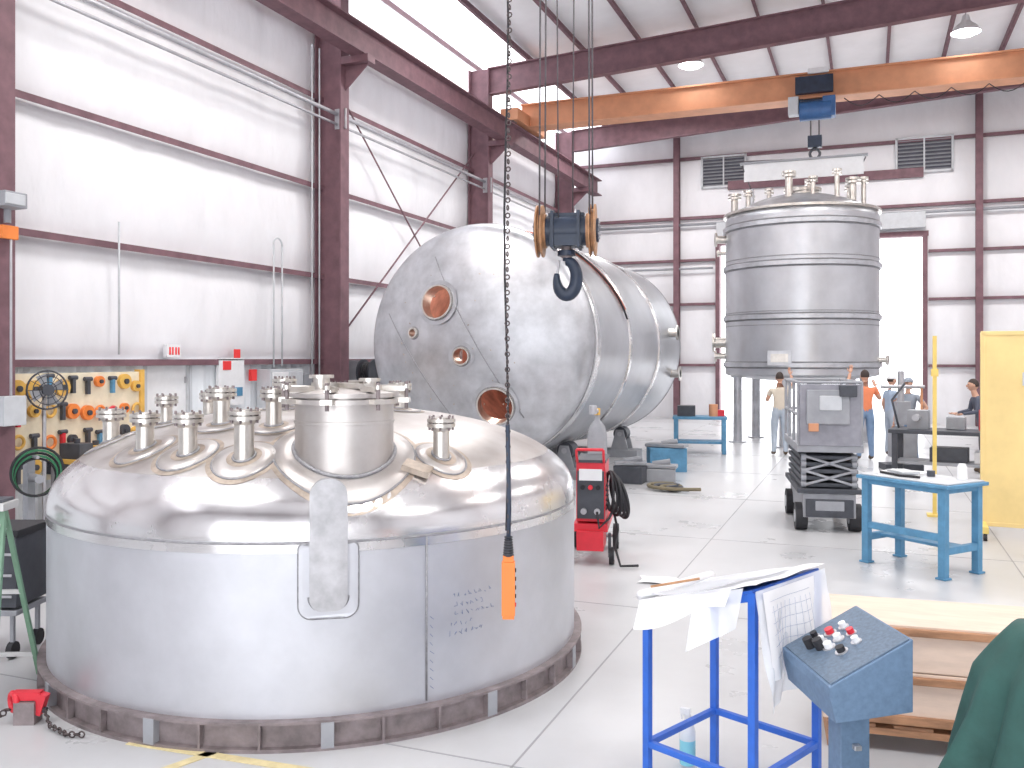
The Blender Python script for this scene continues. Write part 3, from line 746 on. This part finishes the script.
b.T=Matrix(); b.finish(.01)
b=B("gas_cylinder"); b.lathe([(0,0),(.11,0),(.115,.03),(.115,1.25),(.09,1.35),(.035,1.42),(.03,1.5),(0,1.5)],GREY,(-2.98,10.2,0),seg=28)
b.cyl((-2.98,10.2,1.48),(-2.98,10.2,1.56),.035,GOLD); b.cyl((-2.98,10.16,1.53),(-2.98,10.02,1.53),.03,GALV); b.cyl((-2.98,10.02,1.5),(-2.98,10.02,1.6),.045,GALV)
b.finish()
# ------------------------------------------------------------ blue table
b=B("blue_work_table"); b.T=TR(.48,10.14,0,-38)
b.box((0,0,.90),(1.06,.66,.035),TBLUE); b.box((0,0,.925),(1.0,.6,.015),LGREY)
for sx in (-.44,.44):
    for sy in (-.27,.27): b.box((sx,sy,.44),(.075,.075,.88),TBLUE); b.box((sx,sy,.01),(.11,.11,.02),TBLUE)
    b.box((sx,0,.86),(.06,.54,.06),TBLUE); b.box((sx,0,.27),(.06,.54,.07),TBLUE)
for sy in (-.27,.27): b.box((0,sy,.86),(.88,.05,.06),TBLUE)
b.box((0,-.27,.40),(.88,.05,.07),TBLUE); b.box((0,0,.28),(.88,.2,.03),TBLUE)
b.T=Matrix(); b.finish(.006)
b=B("table_clutter"); b.T=TR(.48,10.14,0.9325,-38)
b.box((-.25,.1,.011),(.4,.28,.02),PAPER,(0,0,.2)); b.box((-.2,.0,.031),(.3,.2,.02),LGREY,(0,0,-.4)); b.cyl((.05,.1,0.001),(.05,.1,.06),.04,DARK); b.tube([(-.4,-.1,.013),(-.1,-.2,.013),(.1,-.15,.013)],.012,BLACK)
b.lathe([(0,.001),(.05,.001),(.045,.13),(.03,.16),(0,.16)],WHITE,(.36,.15,0),seg=20)
b.T=Matrix(); b.finish()
# ------------------------------------------------------------ scissor lift
b=B("scissor_lift"); b.T=TR(-.6,12.5,0,10)
for sx in (-.32,.32):
    for sy in (-.6,.6):
        b.cyl((sx-.07,sy,.17),(sx+.07,sy,.17),.17,BLACK,seg=28); b.cyl((sx-.075,sy,.17),(sx+.075,sy,.17),.08,LGREY,seg=16)
b.box((0,0,.33),(.62,1.55,.3),GREY); b.box((0,-.78,.3),(.56,.06,.22),DARK); b.box((0,-.8,.33),(.34,.03,.12),GREY)
b.box((0,0,.51),(.76,1.6,.06),DARK)
for k in range(5):
    z=.58+.085*k; b.box((0,0,z),(.68,1.5,.05),DARK)
    for sx in (-.3,.3): b.cyl((sx-.03,-.72,z),(sx+.03,-.72,z),.045,GREY,seg=12)
for sg in (-1,1):
    for k in range(2): b.beam((sg*.3,-.76,.58+.18*k),(-sg*.3,-.76,.76+.18*k),.03,.05,GREY,up=(0,1,0))
b.box((0,0,1.04),(.78,1.66,.1),GREY)
for sx in (-.37,.37):
    for sy in (-.8,-.27,.27,.8): b.cyl((sx,sy,1.08),(sx,sy,1.85),.02,GREY,seg=10)
    for z in (1.45,1.85): b.cyl((sx,-.8,z),(sx,.8,z),.02,GREY,seg=10)
for sy in (-.8,.8):
    for z in (1.45,1.85): b.cyl((-.37,sy,z),(.37,sy,z),.02,GREY,seg=10)
MESHG=mk("lift_panel_grey",(0.28,0.28,0.32),.5,var=.15)
b.box((0,-.83,1.45),(.72,.03,.76),MESHG); b.box((-.03,-.86,1.55),(.5,.05,.42),GREY); b.box((0,-.89,1.6),(.26,.02,.18),LGREY)
b.box((-.2,-.89,1.3),(.12,.02,.1),ORNG); b.box((.2,-.88,1.75),(.2,.1,.14),DARK)
b.T=Matrix(); b.finish(.008)
b=B("yellow_rolling_cabinet"); b.T=TR(2.25,12.25,0,-2)
b.box((0,0,1.28),(2.0,.06,2.3),PYEL)
for sx in (-.98,.98): b.box((sx,0,1.28),(.05,.08,2.36),PYEL); b.box((sx,0,.13),(.07,.9,.08),YEL)
for z in (.14,2.45): b.box((0,0,z),(2.0,.08,.05),PYEL)
for sx in (-.98,.98):
    for sy in (-.4,.4): b.cyl((sx-.02,sy,.05),(sx+.02,sy,.05),.05,BLACK,seg=16); b.box((sx,sy,.1),(.06,.06,.05),GALV)
b.box((-.5,-.04,1.9),(.12,.02,.16),LGREY)
b.T=Matrix(); b.finish(.006)
b=B("yellow_post")
b.box2((.79,13.47,0),(.84,13.53,2.45),YEL); b.box2((.72,13.4,0),(.91,13.6,.03),YEL); b.box2((.77,13.46,1.9),(.86,13.54,2.0),YEL)
b.finish()
# ------------------------------------------------------------ drawing stand
SDEG=-24
b=B("blue_drawing_stand"); b.T=TR(-.61,4.36,0,SDEG)
hxs,hys=.282,.285
zl,zh=.97,1.14
for sx,zt_ in ((-1,zl),(1,zh)):
    for sy in (-1,1): b.box((sx*hxs,sy*hys,zt_/2),(.035,.035,zt_),BLUE); b.box((sx*hxs,sy*hys,.006),(.07,.07,.012),BLUE)
    b.box((sx*hxs,0,zt_-.02),(.035,2*hys,.035),BLUE); b.box((sx*hxs,0,.32),(.03,2*hys,.03),BLUE)
for sy in (-1,1):
    b.beam((-hxs,sy*hys,zl-.02),(hxs,sy*hys,zh-.02),.03,.035,BLUE); b.box((0,sy*hys,.32),(2*hxs,.03,.03),BLUE)
ang=math.atan2(zh-zl,2*hxs)
b.box((0,0,(zl+zh)/2+.005),(.60,.60,.012),BLUE,(0,-ang,0))
b.T=Matrix(); b.finish(.003)
b=B("shop_drawings"); b.T=TR(-.61,4.36,0,SDEG)
def top(u,v):
    x=-.31+.62*u; y=-.31+.62*v
    z=zl+(x+hxs)*(zh-zl)/(2*hxs)+.028+.006*math.sin(9*x+3)*math.sin(11*y+1)+.004*math.sin(31*x-17*y)
    return (x,y,z)
b.grid(top,40,40,PAPER)
def top2(u,v):
    x=-.33+.52*u; y=-.335+.56*v; x,y=x*.99+y*.08,y*.99-x*.08
    z=zl+(x+hxs)*(zh-zl)/(2*hxs)+.046+.008*math.sin(12*x+2)*math.sin(9*y+1)
    return (x,y,z)
b.grid(top2,30,30,FILM)
def drape(u,v):
    x=-.30+.50*u; y=-.322-.03*v-.025*math.sin(u*7+1)*v; z=zl+(x+hxs)*(zh-zl)/(2*hxs)+.04-(.13-.05*u)*v-.02*v*math.sin(u*6)
    return (x,y,z)
b.grid(drape,24,12,PAPER)
def hang3(u,v):
    x=.02+.25*u; y=-.345-.04*v-.03*math.sin(u*6+1)*v; z=zl+(x+hxs)*(zh-zl)/(2*hxs)+.03-(.24-.08*u)*v
    return (x,y,z)
b.grid(hang3,20,16,FILM)
def hang(u,v):
    y=-.34+.62*u; z=zh+.02-.50*v*(1-.12*u); x=.325+.05*v+.035*math.sin(u*8+2*v)*v+.012*math.sin(u*23+v*9)*v
    return (x,y,z)
b.grid(hang,40,24,FILM)
def hang2(u,v):
    y=-.30+.45*u; z=zh+.01-.36*v; x=.337+.03*v+.03*math.sin(u*9+1)*v
    return (x,y,z)
b.grid(hang2,30,16,PAPER)
for k in range(9):
    y=-.25+.04*k; b.tube([(.352+.03*math.sin((y+.3)/.45*9+1)*(.2+.8*t/8)+.03*t/8,y,zh-.05-.27*t/8) for t in range(9)],.0007,INK,4)
for k in range(6):
    t_=(.12+.13*k); z=zh+.01-.36*t_; b.tube([(.339+.03*t_+.03*math.sin(((q/12*.34+.05)/.45)*9+1)*t_,-.25+.34*q/12,z) for q in range(13)],.0007,INK,4)
b.tube([(-.31,.30,zl+.045),(-.315,-.30,zl+.045)],.024,PAPER,12)
b.tube([(-.29,-.25,zl+.085),(-.1,-.12,zl+.135)],.006,BRIM,8)
b.T=Matrix(); b.finish(recalc=False)
b=B("spray_bottle")
bx,by=-.90,4.78
b.lathe([(0,0),(.04,0),(.042,.01),(.042,.13),(0,.13)],TUBEW,(bx,by,0),seg=24)
b.lathe([(.042,.13),(.042,.17),(.035,.2),(.015,.225),(.014,.25),(0,.25)],FILM,(bx,by,0),seg=24)
b.cyl((bx,by,.235),(bx,by,.265),.018,WHITE); b.box((bx-.01,by-.01,.28),(.05,.025,.03),WHITE); b.box((bx-.03,by-.01,.255),(.008,.015,.04),WHITE)
b.finish()
# ------------------------------------------------------------ console
b=B("control_console"); b.T=TR(-.10,3.92,0,26)
w=.48
poly=[(-.14,.755),(.165,.79),(.165,1.07),(-.165,.895),(-.165,.86)]
b.prism(poly,(0,w/2,0),(1,0,0),(0,0,1),w,CBLUE)
sl=math.atan2(1.07-.895,.33)
nx_,nz_=-math.sin(sl),math.cos(sl)
def pp(s_,y,o=0): 
    return Vector((-.165+.33*s_+nx_*o,y,.895+.175*s_+nz_*o))
SLATE=mk("console_slate",(0.11,0.16,0.23),0.5,var=.2,vscale=60)
c=pp(.5,0,.003); b.box(c,(.355,.46,.006),SLATE,(0,-sl,0))
for s_,y,m,r in ((.35,.02,WHITE,.024),(.5,.04,WHITE,.022),(.65,.03,RED,.02),(.35,.09,WHITE,.022),(.5,.12,RED,.024),(.66,.11,WHITE,.02),(.4,-.06,BLACK,.024),(.35,.16,BLACK,.02),(.6,-.05,WHITE,.02)):
    b.cyl(pp(s_,y,.004),pp(s_,y,.01),r*1.15,GALV,seg=20); b.cyl(pp(s_,y,.01),pp(s_,y,.03),r*.75,m,seg=20)
for s_,y in ((.28,.05),(.22,.1)): b.cyl(pp(s_,y,.0),pp(s_,y,.05),.02,BLACK,seg=18)
b.box((0.02,0,.39),(.12,.12,.78),CBLUE); b.box((.02,0,.01),(.36,.36,.02),CBLUE)
for k in range(4): b.box((.02,-.075,.2+.13*k),(.03,.03,.02),GALV)
b.T=Matrix(); b.finish(.006)
# ------------------------------------------------------------ crate
b=B("wooden_crate_stack"); b.T=TR(-.22,5.27,0,6)
Lc=1.75; Dc=.55
for x in (.05,Lc/2,Lc-.05): b.box((x,Dc/2,.05),(.1,Dc,.09),WOOD)
b.box((Lc/2,0.05,.115),(Lc,.1,.04),WOOD); b.box((Lc/2,Dc-.05,.115),(Lc,.1,.04),WOOD)
for k in range(6): b.box((.15+k*.29,Dc/2,.145),(.2,Dc,.02),WOOD)
b.box((Lc/2,Dc/2+.0,.28),(Lc-.04,Dc-.01,.22),PLY); b.box((Lc/2,.0,.19),(Lc,.03,.05),WOOD)
b.box((Lc/2,0,.41),(Lc+.04,.05,.04),WOOD); b.box((Lc/2,Dc/2,.43),(Lc+.02,Dc,.03),PLY)
b.box((Lc/2,Dc/2+.0,.55),(Lc-.04,Dc-.01,.2),PLY)
b.box((Lc/2,0,.67),(Lc+.04,.05,.04),WOOD); b.box((Lc/2,Dc/2+.02,.69),(Lc+.04,Dc+.04,.025),PLY)
for x in (.0,Lc*.5,Lc): b.box((x,-.01,.42),(.05,.03,.5),PLY)
b.T=Matrix(); b.finish(.005)
# ------------------------------------------------------------ green blanket on post
b=B("welding_blanket")
gx,gy=.61,3.52
def cl(u,v):
    a=2*PI*u; 
    r=.01+.17*min(1,v*5)**.55+.24*v; fold=1+.16*v*math.sin(a*6+1)+.09*math.sin(a*11+v*5)*min(1,v*2)+.07*math.sin(a*3)
    z=1.245-.05*min(1,v*5)-1.05*max(0,v-.08)
    return (gx+r*fold*math.cos(a)*1.15,gy+r*fold*math.sin(a),z+.025*math.sin(a*3+v*4)*min(1,v*3))
b.grid(cl,120,50,GREEN)
b.cyl((gx,gy,0),(gx,gy,1.18),.02,DARK); b.cyl((gx,gy,0),(gx,gy,.03),.2,DARK)
b.box((gx,gy,1.15),(.22,.05,.03),DARK)
b.finish()
# ------------------------------------------------------------ ladder, clamp & chain
b=B("step_ladder"); b.T=TR(-5.30,4.08,0,25)
for sx in (-.2,.2):
    b.beam((sx*1.2,-.32,0.01),(sx*.8,0,1.2),.03,.04,LADG,up=(1,0,0)); b.beam((sx*1.15,.34,0.01),(sx*.75,.04,1.17),.025,.03,LADG if sx>0 else ALU,up=(1,0,0))
for k in range(5):
    t=(k+.7)/5.2; b.box((0,-.32+.32*t,1.2*t),(.46-.14*t,.1,.025),ALU)
    if k%2==0: b.box((0,.34-.3*t,1.17*t),(.44-.14*t,.02,.03),ALU)
b.box((0,.02,1.205),(.4,.2,.05),ALU); b.box((0,.02,1.24),(.36,.16,.02),DARK)
b.T=Matrix(); b.finish(.003)
b=B("tool_cart"); b.T=TR(-5.95,4.75,0,20)
b.box((0,0,.62),(.5,.4,.5),DARK); b.box((0,0,.9),(.54,.44,.05),BLACK); b.box((0,0,.33),(.5,.4,.04),GREY)
for sx in (-.2,.2):
    for sy in (-.16,.16): b.cyl((sx-.02,sy,.06),(sx+.02,sy,.06),.06,BLACK); b.box((sx,sy,.2),(.03,.03,.25),GREY)
for k in range(3): b.box((0,-.205,.45+.15*k),(.44,.01,.02),GALV)
b.T=Matrix(); b.finish(.01)
def chainpath(b,pts,mat,lr=.017,wr=.005):
    L_=[]; 
    for a,c in zip(pts[:-1],pts[1:]):
        a=Vector(a);c=Vector(c);n=max(1,int((c-a).length/(lr*1.5)))
        for i in range(n): L_.append((a+(c-a)*i/n,(c-a).normalized()))
    for i,(p,d) in enumerate(L_):
        s=Vector((0,0,1)).cross(d).normalized(); up=Vector((0,0,1)); ax_=s if i%2 else (up*.8+s*.6).normalized()
        b.torus(p,ax_,lr,wr,mat,8,4)
b=B("chain_clamp")
cx_,cy_=-4.62,3.88
b.box((cx_,cy_,.16),(.16,.05,.05),RED,(0,0,.4)); b.torus((cx_-.08,cy_-.03,.12),(.4,1,0),.05,.018,RED,16,8); b.box((cx_+.07,cy_+.03,.11),(.05,.06,.12),RED,(0,.3,.4)); b.cyl((cx_-.03,cy_,.10),(cx_+.1,cy_+.04,.07),.018,DARK)
chainpath(b,[(cx_-.55,cy_-.05,.02),(cx_-.15,cy_-.10,.03),(cx_-.07,cy_-.05,.10)],CHAIN)
chainpath(b,[(cx_+.1,cy_+.03,.08),(cx_+.22,cy_-.04,.03),(cx_+.40,cy_-.08,.02),(cx_+.50,cy_-.04,.02)],CHAIN)
b.box((cx_-.0,cy_+.0,.065),(.12,.10,.13),DKST,(0,0,.4))
b.finish()
b=B("floor_paper"); 
b.grid(lambda u,v:(-2.08+.36*u+.03*math.sin(v*4),8.42+.26*v+.05*u,.006+.012*abs(math.sin(u*4+v*2))),8,8,PAPER); b.finish(recalc=False)
b=B("rigging_straps")
OLIVE=mk("strap_olive",(0.20,0.17,0.11),.8)
for k in range(4):
    a0=.4*k; b.tube([(-3.2+.5*math.cos(a0+t*.35)*(.6+.1*k)+.05*t,14.6+.35*math.sin(a0+t*.4)*(.6+.1*k),.03+.01*k) for t in range(12)],.03,OLIVE if k%2 else DARK,6)
b.finish()
b=B("blue_work_bench"); b.T=TR(-3.6,20.6,0,10)
b.box((0,0,.8),(1.2,.7,.06),TBLUE)
for sx in (-.53,.53):
    for sy in (-.3,.3): b.box((sx,sy,.39),(.09,.09,.78),TBLUE)
b.box((0,0,.25),(1.1,.6,.05),TBLUE); b.box((-.3,0,.95),(.4,.3,.24),DARK); b.cyl((.3,0,.83),(.3,0,1.1),.1,ORNG); b.box((.45,.1,.9),(.2,.2,.14),RED)
b.T=Matrix(); b.finish(.008)
b=B("stacked_blocks")
for k,(x,y,w_,h_,m) in enumerate(((-3.85,15.2,.5,.3,DARK),(-3.45,15.6,.6,.22,GREY),(-3.6,17.0,.7,.45,TBLUE))):
    b.box((x,y,h_/2),(w_,.4,h_),m,(0,0,.2*k)); b.box((x,y,h_+.04),(w_*1.1,.3,.06),GREY,(0,0,.3-.2*k)); b.cyl((x-.1,y,h_+.07),(x+.2,y+.05,h_+.12),.05,GREY)
b.finish(.01)
b=B("pipe_rack")
for k in range(6): b.cyl((-8.9+.2*k,21.5,.6+.1*(k%2)),(-8.9+.2*k,26.5,.6+.1*(k%2)),.08,[GALV,DARK,ORNG][k%3])
for y in (22,26):
    b.box2((-9.1,y-.05,.42),(-7.7,y+.05,.5),YEL)
    for x in (-9.05,-7.75): b.box2((x-.05,y-.05,0),(x+.05,y+.05,1.2),YEL)
b.finish()
b=B("machine_work_bench"); b.T=TR(1.3,17.6,0,-10)
b.box((0,0,.85),(1.9,.8,.07),DARK)
for sx in (-.85,.85):
    for sy in (-.33,.33): b.box((sx,sy,.41),(.09,.09,.82),DARK)
b.box((0,0,.3),(1.7,.66,.05),GREY); b.box((-.5,0,1.05),(.35,.3,.34),GREY); b.cyl((-.5,-.2,1.1),(-.5,-.4,1.1),.06,GALV); b.box((.1,.1,1.0),(.3,.25,.22),GREY); b.cyl((.55,0,.89),(.55,0,1.25),.09,RED); b.box((0,0,.45),(.6,.4,.25),DARK); b.box((.6,.1,.42),(.4,.4,.2),WHITE)
b.tube([(-.8,-.2,.9),(-.9,-.3,1.4),(-.7,-.2,1.7)],.02,DARK); b.box((.75,.1,1.1),(.25,.3,.42),DARK)
b.T=Matrix(); b.finish(.01)
b=B("welding_positioner"); b.T=TR(.55,18.9,0,15)
b.box((0,0,.06),(.7,.5,.12),DARK); b.cyl((0,0,.1),(0,0,1.9),.06,GALV); b.box((.0,-.1,1.1),(.25,.2,.45),GREY); b.cyl((-.4,-.1,1.6),(.4,-.1,1.6),.035,GALV); b.cyl((.35,-.1,1.6),(.35,-.1,1.1),.025,ORNG); b.box((0,-.1,.5),(.45,.35,.5),GREY)
b.T=Matrix(); b.finish(.01)
b=B("storage_shelf"); b.T=TR(3.4,22.5,0,0)
for sx in (-1,1):
    for sy in (-.3,.3): b.box((sx,sy,1.1),(.06,.06,2.2),TBLUE)
for z in (.2,.9,1.6,2.15): b.box((0,0,z),(2.06,.66,.05),ORNG if z>2 else GREY)
for i in range(12):
    z=[.225,.925,1.625][i%3]; h_=rnd.uniform(.2,.5); b.box((-.85+.16*i,0,z+h_/2),(.2,.4,h_),rnd.choice((WHITE,TBLUE,DARK,LGREY,RED)))
b.T=Matrix(); b.finish(.006)
# ------------------------------------------------------------ people
SKIN=mk("skin",(0.62,0.36,0.26),.55,var=.05)
HAIR=mk("hair_dark",(0.05,0.035,0.03),.7); LIPS=mk("lips",(0.45,0.2,0.17),.5); EYE=mk("eye",(0.03,0.03,0.03),.3)
JEAN=mk("jeans",(0.20,0.30,0.46),.8,var=.12); LJEAN=mk("light_trousers",(0.42,0.48,0.56),.8,var=.1); BOOT=mk("boots",(0.12,0.08,0.05),.6)
def skin_body(b,J,segs,root):
    names=list(J); me=bpy.data.meshes.new("t"); me.from_pydata([J[n][0] for n in names],[(names.index(a),names.index(c)) for a,c,_ in segs],[])
    o=bpy.data.objects.new("t",me); scene.collection.objects.link(o)
    md=o.modifiers.new("s","SKIN"); md.use_smooth_shade=True; md.branch_smoothing=.6
    for i,n in enumerate(names):
        r=J[n][1]; sv=me.skin_vertices[0].data[i]; sv.radius=(r,r) if not isinstance(r,tuple) else r; sv.use_root=(n==root)
    s2=o.modifiers.new("u","SUBSURF"); s2.levels=2; s2.render_levels=2
    bpy.context.view_layer.update(); dg=bpy.context.evaluated_depsgraph_get()
    m=bpy.data.meshes.new_from_object(o.evaluated_get(dg)); bpy.data.objects.remove(o)
    vs=[v.co.copy() for v in m.vertices]
    groups={}
    for p in m.polygons:
        c=p.center; best=None;bd=1e9
        for a,e,mt in segs:
            A=Vector(J[a][0]);E=Vector(J[e][0]);t=max(0,min(1,(c-A).dot(E-A)/max(1e-9,(E-A).length_squared))); d=(c-(A+(E-A)*t)).length
            if d<bd: bd=d;best=mt
        groups.setdefault(best,[]).append(list(p.vertices))
    o0=len(b.v); b.v+= [b.T@v for v in vs]
    for mt,fs in groups.items():
        if mt not in b.mats: b.mats.append(mt)
        k=b.mats.index(mt)
        for f in fs: b.f.append([i+o0 for i in f]); b.mm.append(k); b.sm.append(True)
def person(name,x,y,deg,shirt,pants,arms,lean=0,H_=1.76,cap=None,step=.0,longs=False,hy=0):
    b=B(name); k=H_/1.76; b.T=TR(x,y,0,deg)@Matrix.Scale(k,4)
    ly=lambda z:lean*max(0,z-.95)
    J={"pel":((0,0,.97),.135),"sp":((0,ly(1.12),1.12),.125),"ch":((0,ly(1.30),1.30),.15),"nb":((0,ly(1.44),1.45),.075),"nk":((0,ly(1.5)+.01,1.54),.055),"hd":((0,ly(1.5)+.02,1.60),.05)}
    segs=[("pel","sp",shirt),("sp","ch",shirt),("ch","nb",shirt),("nb","nk",SKIN),("nk","hd",SKIN)]
    for s,sd in ((-1,"l"),(1,"r")):
        J["hip"+sd]=((s*.095,0,.88),.105); J["kn"+sd]=((s*.11,.02+s*step*.5,.50),.07); J["an"+sd]=((s*.12,-.02+s*step,.10),.05); J["he"+sd]=((s*.12,.0+s*step,.055),.05); J["to"+sd]=((s*.135,.17+s*step,.04),.04)
        segs+= [("pel","hip"+sd,pants),("hip"+sd,"kn"+sd,pants),("kn"+sd,"an"+sd,pants),("an"+sd,"he"+sd,BOOT),("he"+sd,"to"+sd,BOOT)]
        J["sh"+sd]=((s*.17,ly(1.4),1.41),.07)
        el,wr=arms[0 if s<0 else 1]
        el=Vector((s*el[0],el[1]+ly(1.3),el[2]));wr=Vector((s*wr[0],wr[1]+ly(1.3),wr[2]))
        md=(Vector(J["sh"+sd][0])+el)/2
        J["ua"+sd]=(tuple(md),.055); J["el"+sd]=(tuple(el),.045); J["wr"+sd]=(tuple(wr),.03)
        segs+= [("ch","sh"+sd,shirt),("sh"+sd,"ua"+sd,shirt),("ua"+sd,"el"+sd,shirt if longs else SKIN),("el"+sd,"wr"+sd,shirt if longs else SKIN)]
        d=(wr-el).normalized(); F=frame(d); pc=wr+d*.05
        b.sph(pc,(.042,.02,.055),SKIN,12,8,rot=F)
        for q,(off,ln) in enumerate(((-.03,.062),(-.011,.075),(.009,.07),(.028,.055))):
            p0=pc+F@Vector((off,0,.04)); p1=p0+F@Vector((0,.006,ln*.5)); p2=p1+F@Vector((0,.028,ln*.45)); b.tube([p0,p1,p2],[.0095,.009,.007],SKIN,6)
        p0=pc+F@Vector((-.035*s,0,-.02)); b.tube([p0,p0+F@Vector((-.025*s,.012,.03)),p0+F@Vector((-.028*s,.02,.06))],[.011,.01,.008],SKIN,6)
    skin_body(b,J,segs,"pel")
    hc=Vector((0,ly(1.5)+.025+hy,1.655))
    def hf(v):
        w=v.copy()
        if v.z<0: w.x*=1-.28*(-v.z)**1.5; w.y=w.y*(1-.12*(-v.z))+.06*(-v.z)
        if v.y<-.2: w.y*=1.05
        return w
    b.sph(hc,(.077,.097,.118),SKIN,20,14,fn=hf)
    b.sph(hc+Vector((0,.102,-.012)),(.013,.02,.026),SKIN,8,6)
    for s in (-1,1):
        b.sph(hc+Vector((s*.077,-.005,-.005)),(.012,.02,.032),SKIN,8,6); b.sph(hc+Vector((s*.03,.085,.012)),(.013,.009,.008),EYE,8,6)
    b.sph(hc+Vector((0,.092,-.055)),(.024,.009,.007),LIPS,8,6)
    def hairf(v):
        w=v.copy()
        if v.y>0.25 and v.z<.35: w*=.88
        if v.z<-.35: w*=.80
        return w
    b.sph(hc+Vector((0,-.008,.01)),(.084,.101,.122),HAIR,20,14,fn=hairf)
    if cap:
        b.sph(hc+Vector((0,-.005,.045)),(.09,.108,.09),cap,20,12,fn=lambda v:Vector((v.x,v.y,max(v.z,-.1))))
        b.sph(hc+Vector((0,.12,.045)),(.065,.07,.01),cap,14,6)
    return b.finish(recalc=False)
WSH=mk("pale_tshirt",(0.62,0.55,0.46),.8,var=.06); OSH=mk("orange_shirt",(0.80,0.25,0.12),.8,var=.06); GSH=mk("grey_shirt",(0.30,0.34,0.40),.8,var=.08); BSH=mk("blue_shirt",(0.38,0.47,0.60),.8,var=.08); DSH=mk("dark_shirt",(0.09,0.10,0.14),.8,var=.1)
UP=((.30,.10,1.52),(.24,.18,1.72)); DOWN=((.26,-.02,1.13),(.27,.06,.88)); HIPS=((.34,-.08,1.16),(.19,.08,1.03)); FWD=((.24,.08,1.17),(.18,.32,1.12))
person("worker",-1.86,20.7,10,WSH,LJEAN,((( .26,.06,1.16),(.20,.30,1.30)),UP),cap=None,H_=1.82)
person("worker",-.10,20.4,15,OSH,JEAN,(UP,((.30,.05,1.2),(.26,.25,1.45))),H_=1.88)
person("worker",.42,21.4,-60,BSH,LJEAN,(DOWN,FWD),H_=1.76,cap=WHITE)
person("worker",.72,19.7,150,GSH,JEAN,(HIPS,DOWN),H_=1.74,longs=False,step=.05,cap=GSH)
person("worker",2.0,18.9,100,DSH,DSH,(FWD,FWD),lean=.35,H_=1.74,longs=True)
person("worker",-1.45,26.6,170,BSH,LJEAN,(DOWN,HIPS),H_=1.75)
# ------------------------------------------------------------ lights
w=bpy.data.worlds.new("sky"); scene.world=w; w.use_nodes=True
bg=w.node_tree.nodes["Background"]; bg.inputs[0].default_value=(0.96,0.97,1.0,1); bg.inputs[1].default_value=4.2
def area(name,loc,size,e,rot=(0,0,0),col=(1,.985,.965)):
    l=bpy.data.lights.new(name,'AREA'); l.shape='RECTANGLE'; l.size=size[0]; l.size_y=size[1]; l.energy=e; l.color=col
    o=bpy.data.objects.new(name,l); o.location=loc; o.rotation_euler=rot; scene.collection.objects.link(o)
for i,x in enumerate((-6.2,1.3,8.5)):
    for j,y in enumerate((1.5,9.5,17.5,27)):
        area("roof_fill",(x,y,9.1 if y<20 else 9.9),(2.2,2.2) if y<20 else (1.2,1.2),300 if y<20 else 320)  # bare area fills added below the roof, apart from the highbay fixtures
# ------------------------------------------------------------ camera
cd=bpy.data.cameras.new("camera"); cd.sensor_width=36; cd.lens=900/1024*36; cd.shift_y=-26/1024; cd.clip_end=300
co=bpy.data.objects.new("camera",cd); co.location=(0,0,2.15); co.rotation_euler=(PI/2,0,math.radians(21.7)); scene.collection.objects.link(co); scene.camera=co
scene.view_settings.view_transform='Standard'
